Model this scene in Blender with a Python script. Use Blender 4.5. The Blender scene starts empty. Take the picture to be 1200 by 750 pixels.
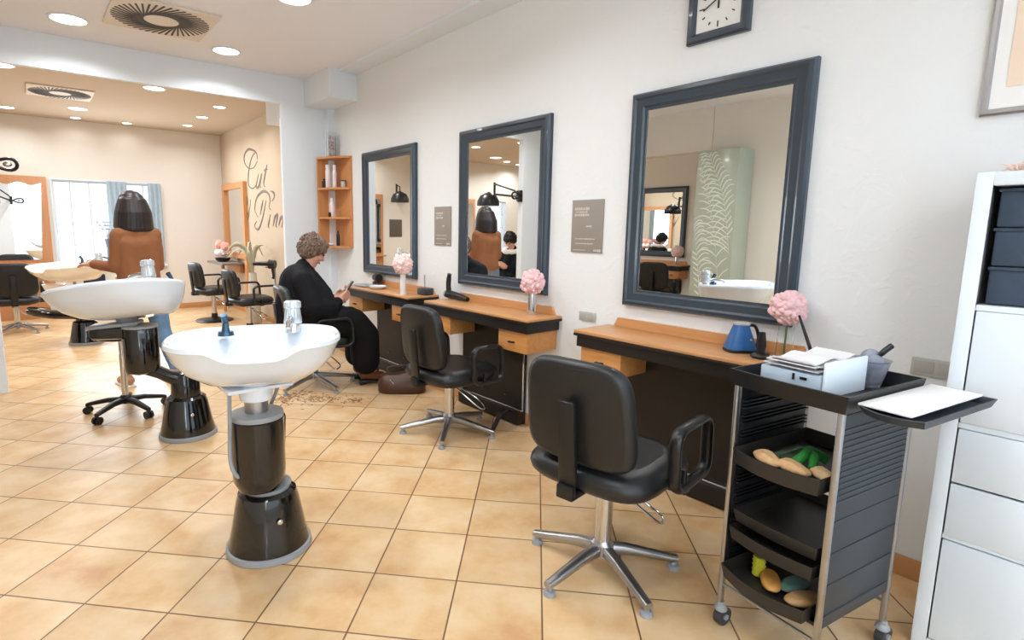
import bpy, bmesh, math, random
from mathutils import Vector, Matrix, Euler

PI = math.pi
R = math.radians
SC = bpy.context.scene
COL = SC.collection
random.seed(7)

# ------------------------------------------------------------------ camera
EYE = 1.365
F_PX, YAW, PITCH, ROLL, PX, PY = 646.036, 0.664055, 0.147331, 0.010447, -57.815, -11.129
fw = Vector((math.sin(YAW) * math.cos(PITCH), math.cos(YAW) * math.cos(PITCH), -math.sin(PITCH)))
r0 = Vector((math.cos(YAW), -math.sin(YAW), 0))
u0 = r0.cross(fw)
rt = r0 * math.cos(ROLL) + u0 * math.sin(ROLL)
up = u0 * math.cos(ROLL) - r0 * math.sin(ROLL)
cd = bpy.data.cameras.new('camera')
cam = bpy.data.objects.new('camera', cd)
COL.objects.link(cam)
cam.matrix_world = Matrix(((rt.x, up.x, -fw.x, 0), (rt.y, up.y, -fw.y, 0), (rt.z, up.z, -fw.z, EYE), (0, 0, 0, 1)))
cd.sensor_fit = 'HORIZONTAL'
cd.sensor_width = 36
cd.lens = F_PX * 36 / 1200
cd.shift_x = -PX / 1200
cd.shift_y = PY / 1200
cd.clip_start = 0.03
SC.camera = cam

# ------------------------------------------------------------------ exposure, world, big lights
SC.view_settings.view_transform = 'Standard'
SC.view_settings.look = 'None'
SC.view_settings.gamma = 1
SC.view_settings.use_curve_mapping = False
SC.view_settings.exposure = 0.31
w = bpy.data.worlds.new('sky')
SC.world = w
w.use_nodes = True
w.node_tree.nodes['Background'].inputs[0].default_value = (0.80, 0.90, 1.0, 1)
w.node_tree.nodes['Background'].inputs[1].default_value = 1.7


def area(name, loc, rot, sx, sy, power, col, shape='RECTANGLE', parent=None, spread=PI):
    l = bpy.data.lights.new(name, 'AREA')
    l.shape = shape
    l.size = sx
    l.size_y = sy
    l.energy = power
    l.color = col
    l.spread = spread
    o = bpy.data.objects.new(name, l)
    COL.objects.link(o)
    o.location = loc
    o.rotation_euler = rot
    if parent:
        o.parent = parent
    return o


# daylight through the shop window behind the camera, and through the back window
area('shop_window_daylight', (0.15, -1.95, 1.45), (R(90), 0, PI), 2.8, 2.2, 250, (0.66, 0.84, 1.0))
# added fill light at the shop window, tilted up to brighten ceiling and beam
area('ceiling_fill', (-0.1, -1.93, 0.75), (R(128), 0, PI), 2.4, 0.9, 420, (0.78, 0.89, 1.0))
area('back_window_daylight', (1.0, 10.0, 1.40), (R(-90), 0, 0), 1.3, 1.2, 40, (0.85, 0.93, 1.0))

# ------------------------------------------------------------------ materials
MATS = {}


def srgb(c):
    f = lambda v: v / 12.92 if v <= 0.04045 else ((v + 0.055) / 1.055) ** 2.4
    return tuple(f(v / 255) for v in c) + (1,)


def mat(name, rgb, rough=0.5, metal=0.0, spec=0.5, trans=0.0, emit=0.0, alpha=1.0, noise=0.0, nscale=8, bump=0.0, bscale=60, coat=0.0, stretch=None, ior=1.45):
    if name in MATS:
        return MATS[name]
    m = bpy.data.materials.new(name)
    m.use_nodes = True
    nt = m.node_tree
    b = nt.nodes['Principled BSDF']
    c = srgb(rgb)
    b.inputs['Base Color'].default_value = c
    b.inputs['Roughness'].default_value = rough
    b.inputs['Metallic'].default_value = metal
    b.inputs['Specular IOR Level'].default_value = spec
    b.inputs['Transmission Weight'].default_value = trans
    b.inputs['Alpha'].default_value = alpha
    b.inputs['Coat Weight'].default_value = coat
    b.inputs['IOR'].default_value = ior
    if emit:
        b.inputs['Emission Color'].default_value = c
        b.inputs['Emission Strength'].default_value = emit
    if noise or bump:
        tc = nt.nodes.new('ShaderNodeTexCoord')
        mp = nt.nodes.new('ShaderNodeMapping')
        if stretch:
            mp.inputs['Scale'].default_value = stretch
        nt.links.new(tc.outputs['Object'], mp.inputs[0])
    if noise:
        n = nt.nodes.new('ShaderNodeTexNoise')
        n.inputs['Scale'].default_value = nscale
        n.inputs['Detail'].default_value = 5
        nt.links.new(mp.outputs[0], n.inputs['Vector'])
        mx = nt.nodes.new('ShaderNodeMix')
        mx.data_type = 'RGBA'
        mx.inputs[6].default_value = tuple(max(0, v * (1 - noise)) for v in c[:3]) + (1,)
        mx.inputs[7].default_value = tuple(min(1, v * (1 + noise)) for v in c[:3]) + (1,)
        nt.links.new(n.outputs['Fac'], mx.inputs[0])
        nt.links.new(mx.outputs[2], b.inputs['Base Color'])
    if bump:
        n2 = nt.nodes.new('ShaderNodeTexNoise')
        n2.inputs['Scale'].default_value = bscale
        n2.inputs['Detail'].default_value = 4
        bp = nt.nodes.new('ShaderNodeBump')
        bp.inputs['Strength'].default_value = bump
        bp.inputs['Distance'].default_value = 0.01
        nt.links.new(mp.outputs[0], n2.inputs['Vector'])
        nt.links.new(n2.outputs['Fac'], bp.inputs['Height'])
        nt.links.new(bp.outputs[0], b.inputs['Normal'])
    MATS[name] = m
    return m


def tile_mat():
    m = bpy.data.materials.new('floor_tiles')
    m.use_nodes = True
    nt = m.node_tree
    N, L = nt.nodes, nt.links
    b = N['Principled BSDF']
    tc = N.new('ShaderNodeTexCoord')
    mp = N.new('ShaderNodeMapping')
    mp.vector_type = 'TEXTURE'
    mp.inputs['Location'].default_value = (1.2016, 0.6335, 0)
    mp.inputs['Rotation'].default_value = (0, 0, -0.79502)
    mp.inputs['Scale'].default_value = (0.3303, 0.3308, 1)
    L.new(tc.outputs['Object'], mp.inputs[0])

    def vm(op, a, bv=None):
        n = N.new('ShaderNodeVectorMath')
        n.operation = op
        L.new(a, n.inputs[0])
        if bv is not None:
            n.inputs[1].default_value = bv
        return n

    def mm(op, a, bv):
        n = N.new('ShaderNodeMath')
        n.operation = op
        for i, v in enumerate((a, bv)):
            if isinstance(v, (int, float)):
                n.inputs[i].default_value = v
            else:
                L.new(v, n.inputs[i])
        return n.outputs[0]
    fl = vm('FLOOR', mp.outputs[0])
    fr = vm('FRACTION', mp.outputs[0])
    se = N.new('ShaderNodeSeparateXYZ')
    L.new(fr.outputs[0], se.inputs[0])
    dx = mm('MINIMUM', se.outputs[0], mm('SUBTRACT', 1.0, se.outputs[0]))
    dy = mm('MINIMUM', se.outputs[1], mm('SUBTRACT', 1.0, se.outputs[1]))
    d = mm('MINIMUM', dx, dy)
    grout = N.new('ShaderNodeMapRange')
    grout.inputs[1].default_value = 0.006
    grout.inputs[2].default_value = 0.012
    L.new(d, grout.inputs[0])
    wn = N.new('ShaderNodeTexWhiteNoise')
    L.new(fl.outputs[0], wn.inputs['Vector'])
    add = N.new('ShaderNodeVectorMath')
    add.operation = 'MULTIPLY_ADD'
    L.new(wn.outputs['Color'], add.inputs[0])
    add.inputs[1].default_value = (37, 53, 11)
    L.new(mp.outputs[0], add.inputs[2])
    n1 = N.new('ShaderNodeTexNoise')
    n1.inputs['Scale'].default_value = 1.5
    n1.inputs['Detail'].default_value = 6
    n1.inputs['Roughness'].default_value = 0.6
    L.new(add.outputs[0], n1.inputs['Vector'])
    cr = N.new('ShaderNodeValToRGB')
    e = cr.color_ramp.elements
    e[0].position = 0.28
    e[0].color = srgb((197, 149, 101))
    e[1].position = 0.66
    e[1].color = srgb((219, 191, 152))
    e2 = cr.color_ramp.elements.new(0.46)
    e2.color = srgb((210, 174, 127))
    L.new(n1.outputs['Fac'], cr.inputs[0])
    hv = N.new('ShaderNodeHueSaturation')
    L.new(cr.outputs[0], hv.inputs['Color'])
    L.new(mm('MULTIPLY_ADD', wn.outputs['Value'], 0.10), hv.inputs['Value'])
    hv.inputs['Value'].links[0].from_node.inputs[2].default_value = 0.95
    mx = N.new('ShaderNodeMix')
    mx.data_type = 'RGBA'
    mx.inputs[6].default_value = srgb((112, 78, 50))
    L.new(grout.outputs[0], mx.inputs[0])
    L.new(hv.outputs[0], mx.inputs[7])
    L.new(mx.outputs[2], b.inputs['Base Color'])
    b.inputs['Roughness'].default_value = 0.33
    b.inputs['Specular IOR Level'].default_value = 0.45
    bp = N.new('ShaderNodeBump')
    bp.inputs['Strength'].default_value = 0.35
    bp.inputs['Distance'].default_value = 0.004
    L.new(grout.outputs[0], bp.inputs['Height'])
    L.new(bp.outputs[0], b.inputs['Normal'])
    return m


def stucco_mat(name, rgb, bump=0.25):
    m = mat(name, rgb, 0.85, spec=0.2)
    nt = m.node_tree
    N, L = nt.nodes, nt.links
    tc = N.new('ShaderNodeTexCoord')
    n = N.new('ShaderNodeTexNoise')
    n.inputs['Scale'].default_value = 9
    n.inputs['Detail'].default_value = 3
    n.inputs['Distortion'].default_value = 1.2
    cr = N.new('ShaderNodeValToRGB')
    cr.color_ramp.elements[0].position = 0.50
    cr.color_ramp.elements[1].position = 0.62
    bp = N.new('ShaderNodeBump')
    bp.inputs['Strength'].default_value = bump
    bp.inputs['Distance'].default_value = 0.006
    L.new(tc.outputs['Object'], n.inputs['Vector'])
    L.new(n.outputs['Fac'], cr.inputs[0])
    L.new(cr.outputs[0], bp.inputs['Height'])
    L.new(bp.outputs[0], N['Principled BSDF'].inputs['Normal'])
    return m


def wood_mat(name, rgb, axis='Y', rough=0.4):
    st = {'X': (0.6, 9, 9), 'Y': (9, 0.6, 9), 'Z': (9, 9, 0.6)}[axis]
    return mat(name, rgb, rough, noise=0.22, nscale=5, stretch=st, coat=0.15)


M_TILE = tile_mat()
M_WALL = stucco_mat('white_plaster', (233, 235, 235), 0.14)
M_WALL_CREAM = stucco_mat('cream_plaster', (232, 226, 217), 0.1)
M_WALL_TAUPE = stucco_mat('taupe_plaster', (206, 188, 164), 0.1)
M_CEIL = mat('ceiling_paint', (236, 237, 242), 0.9, spec=0.2)
M_CEILB = mat('ceiling_paint_warm', (196, 177, 155), 0.9, spec=0.2)
M_BEAM = mat('beam_paint', (230, 236, 241), 0.8, spec=0.2)
M_WOOD = wood_mat('beech_top', (204, 148, 96), 'Y')
M_WOODF = wood_mat('beech_front', (206, 144, 82), 'Y')
M_WOODO = wood_mat('orange_wood', (204, 142, 88), 'Z')
M_WOODP = wood_mat('wood_panel', (196, 140, 98), 'Z')
M_SKIRT = mat('terracotta_skirting', (206, 150, 98), 0.5, noise=0.12)
M_BLACK = mat('black_laminate', (26, 22, 20), 0.45, noise=0.1)
M_VINYL = mat('black_vinyl', (30, 30, 31), 0.38, bump=0.05, bscale=250)
M_VINYLG = mat('grey_green_vinyl', (52, 56, 50), 0.4, bump=0.05, bscale=250)
M_PLAST = mat('black_plastic', (24, 24, 25), 0.35)
M_GLOSS = mat('gloss_black', (14, 14, 15), 0.12, coat=0.6)
M_CHROME = mat('chrome', (205, 205, 205), 0.18, metal=1.0)
M_ALU = mat('brushed_aluminium', (176, 176, 178), 0.32, metal=1.0)
M_GREYM = mat('grey_satin', (150, 154, 158), 0.4)
M_CERAM = mat('white_ceramic', (228, 236, 245), 0.12, coat=0.5)
M_CERAMC = mat('cream_ceramic', (244, 235, 220), 0.15, coat=0.4)
M_MIRROR = mat('mirror_glass', (240, 242, 240), 0.0, metal=1.0)
M_SLATE = mat('slate_frame', (52, 64, 75), 0.32, coat=0.2)
M_WHITE = mat('white_lacquer', (222, 231, 238), 0.4)
M_PAPER = mat('white_paper', (240, 238, 234), 0.8)
M_TROLLEY = mat('trolley_plastic', (44, 52, 60), 0.42)
M_TROLLEYB = mat('trolley_plastic_black', (20, 21, 24), 0.4)
M_FELT = mat('slate_felt', (62, 76, 92), 0.9, noise=0.2, nscale=40)
M_PINK = mat('pink_petals', (240, 198, 200), 0.7, noise=0.08, nscale=30)
M_PINKP = mat('pale_pink_petals', (244, 214, 210), 0.7, noise=0.08, nscale=30)
M_GLASS = mat('clear_glass', (250, 252, 252), 0.02, trans=1.0, ior=1.12)
M_SILVERV = mat('silvered_glass', (210, 206, 206), 0.12, metal=0.9)
M_GREY = mat('grey_plate', (186, 184, 178), 0.5)
M_SIGN = mat('taupe_sign', (150, 142, 132), 0.5)
M_LETTER = mat('letter_grey', (128, 116, 104), 0.6)
M_LIGHT = mat('lamp_diffuser', (255, 246, 232), 0.5, emit=6)
M_DARK = mat('vent_dark', (84, 80, 76), 0.8)
M_VENT = mat('vent_plate', (226, 214, 198), 0.6)
M_SKIN = mat('skin', (214, 160, 134), 0.5)
M_HAIRB = mat('dark_brown_hair', (44, 36, 35), 0.4, noise=0.3, nscale=30, stretch=(6, 6, 0.6))
M_HAIRG = mat('greying_brown_hair', (124, 102, 88), 0.6, noise=0.75, nscale=70, bump=0.6, bscale=90)
M_HAIRK = mat('black_hair', (24, 20, 19), 0.5, noise=0.3, nscale=40)
M_SWEAT = mat('camel_knit', (152, 98, 63), 0.85, bump=0.25, bscale=180)
M_JEANS = mat('blue_denim', (104, 138, 172), 0.8, noise=0.15, nscale=30)
M_GSKIRT = mat('grey_speckled_cloth', (124, 126, 124), 0.9, noise=0.5, nscale=90)
M_CAPE = mat('black_cape', (17, 18, 24), 0.8, spec=0.25, bump=0.1, bscale=30)
M_TROUS = mat('black_cloth', (17, 16, 17), 0.85, spec=0.2)
M_BOOT = mat('brown_leather', (112, 66, 44), 0.4)
M_BAG = mat('dark_brown_leather', (74, 44, 30), 0.4)
M_EYE = mat('eye_dark', (40, 28, 24), 0.2)
M_LIP = mat('lip', (178, 104, 96), 0.5)


# ------------------------------------------------------------------ mesh helper
class MB:
    def __init__(self):
        self.bm = bmesh.new()

    def _merge(self, bm):
        me = bpy.data.meshes.new('t')
        bm.to_mesh(me)
        bm.free()
        self.bm.from_mesh(me)
        bpy.data.meshes.remove(me)
        return self

    def box(self, c, s, r=0.0, rot=None, seg=2):
        bm = bmesh.new()
        bmesh.ops.create_cube(bm, size=1)
        bmesh.ops.scale(bm, vec=s, verts=bm.verts)
        if r > 0:
            bmesh.ops.bevel(bm, geom=bm.edges[:], offset=min(r, min(s) * 0.49), segments=seg, affect='EDGES', profile=0.5)
        mt = Matrix.Translation(c)
        if rot is not None:
            mt = mt @ (Euler(rot).to_matrix().to_4x4() if not isinstance(rot, Matrix) else rot)
        bm.transform(mt)
        return self._merge(bm)

    def cyl(self, p0, p1, r0, r1=None, n=24, cap=True):
        p0, p1 = Vector(p0), Vector(p1)
        d = p1 - p0
        bm = bmesh.new()
        bmesh.ops.create_cone(bm, cap_ends=cap, segments=n, radius1=r0, radius2=r0 if r1 is None else r1, depth=d.length)
        q = Vector((0, 0, 1)).rotation_difference(d.normalized())
        bm.transform(Matrix.Translation((p0 + p1) / 2) @ q.to_matrix().to_4x4())
        return self._merge(bm)

    def ell(self, c, r, u=20, v=12, rot=None):
        bm = bmesh.new()
        bmesh.ops.create_uvsphere(bm, u_segments=u, v_segments=v, radius=1)
        if isinstance(r, (int, float)):
            r = (r, r, r)
        m = Matrix.Translation(c)
        if rot is not None:
            m = m @ Euler(rot).to_matrix().to_4x4()
        bm.transform(m @ Matrix.Diagonal((*r, 1)))
        return self._merge(bm)

    def loft(self, rings, closed=True, caps=True):
        bm = bmesh.new()
        vs = [[bm.verts.new(p) for p in ring] for ring in rings]
        n = len(vs[0])
        for a, b in zip(vs, vs[1:]):
            for i in range(n if closed else n - 1):
                j = (i + 1) % n
                bm.faces.new((a[i], a[j], b[j], b[i]))
        if caps and closed:
            bm.faces.new(vs[0][::-1])
            bm.faces.new(vs[-1])
        bmesh.ops.recalc_face_normals(bm, faces=bm.faces[:])
        return self._merge(bm)

    def lathe(self, prof, c=(0, 0, 0), n=36, caps=True, m=None):
        rings = [[Vector((r * math.cos(2 * PI * i / n), r * math.sin(2 * PI * i / n), z)) for i in range(n)] for r, z in prof]
        mt = Matrix.Translation(c) @ (m if m else Matrix())
        return self.loft([[mt @ p for p in g] for g in rings], caps=caps)

    def tube(self, pts, r, n=10, closed=False, flat=1.0, upv=None):
        pts = [Vector(p) for p in pts]
        k = len(pts)
        rs = r if isinstance(r, (list, tuple)) else [r] * k
        rings = []
        nrm = None
        for i, p in enumerate(pts):
            if closed:
                t = (pts[(i + 1) % k] - pts[i - 1]).normalized()
            else:
                t = (pts[min(i + 1, k - 1)] - pts[max(i - 1, 0)]).normalized()
            if upv is not None:
                nn = Vector(upv) - t * t.dot(Vector(upv))
                nrm = nn.normalized() if nn.length > 1e-5 else nrm
            elif nrm is None:
                a = Vector((0, 0, 1)) if abs(t.z) < 0.9 else Vector((1, 0, 0))
                nrm = (a - t * t.dot(a)).normalized()
            else:
                nrm = (nrm - t * t.dot(nrm)).normalized()
            bi = t.cross(nrm)
            rings.append([p + nrm * (math.cos(2 * PI * j / n) * rs[i]) + bi * (math.sin(2 * PI * j / n) * rs[i] * flat) for j in range(n)])
        if closed:
            rings.append(rings[0])
            return self.loft(rings, caps=False)
        return self.loft(rings)

    def prism(self, poly, z0, z1, m=None, r=0.0):
        bm = bmesh.new()
        a = [bm.verts.new((x, y, z0)) for x, y in poly]
        b = [bm.verts.new((x, y, z1)) for x, y in poly]
        n = len(poly)
        bm.faces.new(a[::-1])
        bm.faces.new(b)
        for i in range(n):
            j = (i + 1) % n
            bm.faces.new((a[i], a[j], b[j], b[i]))
        bmesh.ops.recalc_face_normals(bm, faces=bm.faces[:])
        if r:
            bmesh.ops.bevel(bm, geom=[e for e in bm.edges], offset=r, segments=2, affect='EDGES')
        if m:
            bm.transform(m)
        return self._merge(bm)

    def pad(self, sx, sy, sz, m=None, e=4.0, n=44, bulge=0.35, scoop=0.0):
        """rounded cushion, outline superellipse sx x sy, thickness sz"""
        rings = []
        k = 9
        for i in range(k):
            a = -PI / 2 + PI * i / (k - 1)
            s = 1 - (1 - math.cos(a)) * min(sz, 0.11) / min(sx, sy) * (1.0 + bulge)
            z = math.sin(a) * sz / 2
            rings.append(self._se(sx / 2 * s, sy / 2 * s, z, e, n))
        inner = [self._se(sx / 2 * q * 0.8, sy / 2 * q * 0.8, sz / 2 * (1 + bulge * 0.25 * (1 - q)) - scoop * (1 - q * q), e, n) for q in (0.9, 0.6, 0.2)]
        rings = rings + inner
        if m:
            rings = [[m @ Vector(p) for p in g] for g in rings]
        return self.loft(rings)

    @staticmethod
    def _se(a, b, z, e, n):
        out = []
        for i in range(n):
            t = 2 * PI * i / n
            c, s = math.cos(t), math.sin(t)
            out.append(Vector((a * math.copysign(abs(c) ** (2 / e), c), b * math.copysign(abs(s) ** (2 / e), s), z)))
        return out

    def limb(self, chain, n=16):
        """overlapping spheres and frustums, to be fused by build_fused"""
        for (p, r) in chain:
            self.ell(p, r, n, n // 2 + 2)
        for (p, r), (q, s) in zip(chain, chain[1:]):
            if (Vector(p) - Vector(q)).length > 1e-4:
                self.cyl(p, q, r, s, n)
        return self

    def frame(self, w, h, prof, plane):
        """mitred moulding; prof = [(inset, height)], plane = Matrix mapping (x, y, height)"""
        rings = []
        for ins, d in prof:
            a, b = w / 2 - ins, h / 2 - ins
            rings.append([plane @ Vector(p) for p in ((-a, -b, d), (a, -b, d), (a, b, d), (-a, b, d))])
        return self.loft(rings + [rings[0]], caps=False)

    def build(self, name, m, parent=None, smooth=35, loc=None):
        me = bpy.data.meshes.new(name)
        bmesh.ops.remove_doubles(self.bm, verts=self.bm.verts, dist=1e-6)
        self.bm.to_mesh(me)
        self.bm.free()
        me.materials.append(m)
        if smooth:
            me.polygons.foreach_set('use_smooth', [True] * len(me.polygons))
            me.set_sharp_from_angle(angle=R(smooth))
        o = bpy.data.objects.new(name, me)
        COL.objects.link(o)
        if parent:
            o.parent = parent
        if loc:
            o.location = loc
        return o

    def fused(self, name, m, parent=None, voxel=0.008, smooth=6, disp=0.0, dscale=0.05):
        o = self.build(name, m, parent, smooth=0)
        md = o.modifiers.new('r', 'REMESH')
        md.mode = 'VOXEL'
        md.voxel_size = voxel
        s = o.modifiers.new('s', 'SMOOTH')
        s.iterations = smooth
        s.factor = 0.5
        if disp:
            tx = bpy.data.textures.new('lumps', 'CLOUDS')
            tx.noise_scale = dscale
            d = o.modifiers.new('d', 'DISPLACE')
            d.texture = tx
            d.strength = disp
            d.mid_level = 0.5
        dg = bpy.context.evaluated_depsgraph_get()
        me = bpy.data.meshes.new_from_object(o.evaluated_get(dg))
        o.modifiers.clear()
        old = o.data
        o.data = me
        me.name = name
        bpy.data.meshes.remove(old)
        me.polygons.foreach_set('use_smooth', [True] * len(me.polygons))
        return o


def tag(o, label=None, cat=None, group=None, kind=None):
    if label:
        o['label'] = label
    if cat:
        o['category'] = cat
    if group:
        o['group'] = group
    if kind:
        o['kind'] = kind
    return o


def thing(name, label, cat, loc=(0, 0, 0), rz=0.0, group=None):
    o = bpy.data.objects.new(name, None)
    o.empty_display_size = 0.1
    COL.objects.link(o)
    o.location = loc
    o.rotation_euler = (0, 0, rz)
    return tag(o, label, cat, group)


def struct(name, mb, m, parent=None, smooth=30):
    o = mb.build(name, m, parent, smooth)
    if not parent:
        o['kind'] = 'structure'
    return o


def clone(o, loc, rz, label):
    c = o.copy()
    COL.objects.link(c)
    c.location = loc
    c.rotation_euler = (0, 0, rz)
    c['label'] = label
    for ch in list(o.children):
        d = ch.copy()
        COL.objects.link(d)
        d.parent = c
        for g in ch.children:
            e = g.copy()
            COL.objects.link(e)
            e.parent = d
    return c


def bez(pts, n=8):
    """Catmull-Rom through pts"""
    P = [Vector(p) for p in pts]
    out = []
    for i in range(len(P) - 1):
        a, b, c, d = P[max(i - 1, 0)], P[i], P[i + 1], P[min(i + 2, len(P) - 1)]
        for k in range(n):
            t = k / n
            out.append(0.5 * ((2 * b) + (c - a) * t + (2 * a - 5 * b + 4 * c - d) * t * t + (3 * b - a - 3 * c + d) * t ** 3))
    out.append(P[-1])
    return out


def basis(x, y, z, o=(0, 0, 0)):
    return Matrix(((x[0], y[0], z[0], o[0]), (x[1], y[1], z[1], o[1]), (x[2], y[2], z[2], o[2]), (0, 0, 0, 1)))


# ------------------------------------------------------------------ the room
W = 2.67          # mirror wall
CH = 2.87         # ceiling height
YB = 10.1         # back wall
YM = 5.735        # beam

struct('floor', MB().box((-0.8, 4.0, -0.05), (7.6, 12.8, 0.1)), M_TILE)
struct('ceiling', MB().box((-0.8, 1.9, CH + 0.05), (7.6, 8.0, 0.1)), M_CEIL)
struct('ceiling_back', MB().box((-0.8, 8.15, CH + 0.05), (7.6, 4.5, 0.1)), M_CEILB)
struct('wall_right', MB().box((W + 0.1, 1.85, CH / 2), (0.2, 8.1, CH)), M_WALL)
struct('wall_right_back', MB().box((W + 0.1, 8.05, CH / 2), (0.2, 4.3, CH)), M_WALL_TAUPE)
# back wall round its window openings
bw = MB()
for x0, x1, z0, z1 in ((-4.6, -3.9, 0, CH), (-3.9, -3.2, 0, .75), (-3.9, -3.2, 2.04, CH), (-3.2, 0.30, 0, CH), (0.30, 1.72, 0, 0.74), (0.30, 1.72, 2.03, CH), (1.72, W, 0, CH)):
    bw.box(((x0 + x1) / 2, YB + 0.1, (z0 + z1) / 2), (x1 - x0, 0.2, z1 - z0))
struct('wall_back', bw, M_WALL_CREAM)
# left wall: the stretch near the camera, the header over the opening, the alcove
lw = MB().box((-1.55, 0.78, CH / 2), (0.2, 5.76, CH)).box((-1.55, 4.70, 2.615), (0.2, 2.07, 0.51))
struct('wall_left', lw, M_WALL_CREAM)
struct('wall_left_alcove', MB().box((-3.3, 4.6, CH / 2), (0.2, 2.9, CH)).box((-2.42, 3.2, CH / 2), (1.56, 0.12, CH)), M_WALL_CREAM)
struct('wall_left_back', MB().box((-4.55, 8.1, CH / 2), (0.1, 4.2, CH)).box((-3.9, 6.04, CH / 2), (1.3, 0.1, CH)), M_WALL_CREAM)
# front wall with the shop window opening
fwm = MB()
for x0, x1, z0, z1 in ((-1.65, -1.3, 0, CH), (-1.3, 2.45, 0, 0.3), (-1.3, 2.45, 2.6, CH), (2.45, W, 0, CH)):
    fwm.box(((x0 + x1) / 2, -2.1, (z0 + z1) / 2), (x1 - x0, 0.2, z1 - z0))
struct('wall_front', fwm, M_WALL)
# beam with its piers
struct('trim_1', MB().box((1.155, YM + 0.025, (2.6 + CH) / 2), (3.03, 0.05, CH - 2.6)), M_BEAM)['label'] = 'white beam across the ceiling between the front room and the back room'
struct('trim_2', MB().box((2.395, YM + 0.025, 1.3), (0.55, 0.05, 2.6)), M_BEAM)
struct('trim_3', MB().box((-0.8425, YM + 0.05, CH / 2), (1.215, 0.10, CH)), M_BEAM)
# boxed duct in the corner, in front of the beam and behind it
struct('trim_4', MB().box((2.52, 5.44, (2.60 + CH) / 2), (0.30, 0.60, CH - 2.60)), M_BEAM)
struct('trim_5', MB().box((2.52, 6.45, (2.58 + CH) / 2), (0.30, 0.9, CH - 2.58)), M_BEAM)
# corner chase and the shallow ceiling step along the mirror wall
struct('trim_6', MB().box((2.63, YM - 0.04, 1.30), (0.08, 0.08, 2.6)), M_BEAM)
struct('trim_7', MB().box((2.57, 1.57, CH - 0.012), (0.20, 7.1, 0.024)), M_BEAM)
# skirting
struct('baseboard_right', MB().box((W - 0.006, 1.87, 0.042), (0.012, 7.72, 0.084), 0.003), M_SKIRT)
struct('baseboard_right_back', MB().box((W - 0.006, 8.05, 0.042), (0.012, 4.1, 0.084), 0.003), M_SKIRT)
struct('baseboard_back', MB().box((-0.9, YB - 0.006, 0.042), (7.1, 0.012, 0.084), 0.003), M_SKIRT)


def window(name, x0, x1, z0, z1, cols, rows):
    fr = MB()
    cx, cz = (x0 + x1) / 2, (z0 + z1) / 2
    pl = basis((1, 0, 0), (0, 0, 1), (0, -1, 0), (cx, YB + 0.06, cz))
    fr.frame(x1 - x0, z1 - z0, [(0, 0), (0, 0.075), (0.02, 0.075), (0.035, 0.04), (0.05, 0.04), (0.05, 0)], pl)
    root = fr.build(name, M_WHITE)
    root['kind'] = 'structure'
    br = MB()
    for i in range(1, cols):
        x = x0 + (x1 - x0) * i / cols
        br.box((x, YB + 0.045, cz), (0.018, 0.02, z1 - z0 - 0.06))
    for i in range(1, rows):
        z = z0 + (z1 - z0) * i / rows
        br.box((cx, YB + 0.046, z), (x1 - x0 - 0.06, 0.018, 0.014))
    br.build('window_bars', mat('window_bar_paint', (214, 214, 218), 0.5), root)
    MB().box((cx, YB + 0.07, cz), (x1 - x0 - 0.08, 0.006, z1 - z0 - 0.08)).build('window_pane', mat('frosted_pane', (240, 246, 250), 0.4, trans=1.0, ior=1.05), root)
    MB().box((cx, YB - 0.03, z0 - 0.012), (x1 - x0 + 0.06, 0.12, 0.024), 0.004).build('window_sill', M_WHITE, root)
    return root


window('window_1', 0.30, 1.72, 0.74, 2.03, 6, 4)
window('window_2', -3.9, -3.2, 0.75, 2.04, 3, 4)


def curtain(x0, x1, label, m, folds):
    n = folds * 8
    front, back = [], []
    for i in range(n + 1):
        t = i / n
        x = x0 + (x1 - x0) * t
        y = YB - 0.055 + 0.022 * math.cos(t * folds * 2 * PI)
        front.append((x, y))
        back.append((x, y + 0.004))
    o = MB().prism(front + back[::-1], 0.80, 2.02).build('curtain', m, None, 60)
    tag(o, label, 'curtain', 'curtains at the back window')


M_CURT = mat('blue_grey_curtain', (182, 200, 212), 0.9, noise=0.1, nscale=10)
curtain(0.99, 1.26, 'pale blue-grey curtain hanging at the middle of the back window', M_CURT, 4)
curtain(1.54, 1.73, 'narrow pale blue curtain at the right-hand edge of the back window', M_CURT, 3)


# ------------------------------------------------------------------ ceiling vents and lamps
def vent(loc, rz, label, half):
    t = thing('ceiling_vent', label, 'air vent', loc, rz, None)
    MB().box((0, 0, -0.008), (2 * half, 2 * half, 0.016), 0.003).build('plate', M_VENT, t)
    s = MB()
    n = 44
    for i in range(n):
        a = 2 * PI * i / n
        r_in, r_out = half * 0.36, half * 0.95
        p0 = Vector((r_in * math.cos(a), r_in * math.sin(a), -0.0175))
        a2 = a + 0.75
        p1 = Vector((r_out * math.cos(a2), r_out * math.sin(a2), -0.0175))
        d = p1 - p0
        s.box((p0 + p1) / 2, (d.length, half * 0.040, 0.004), rot=(0, 0, math.atan2(d.y, d.x)))
    s.build('swirl_slots', M_DARK, t)
    MB().cyl((0, 0, -0.019), (0, 0, -0.016), half * 0.33, half * 0.33, 28).build('centre_disc', M_VENT, t)


vent((0.90, 4.78, CH), R(0), 'square ceiling vent with dark swirl slots in front of the beam', 0.335)
vent((0.42, 8.08, CH), R(0), 'square ceiling vent with swirl slots in the back room behind the beam', 0.31)


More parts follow.
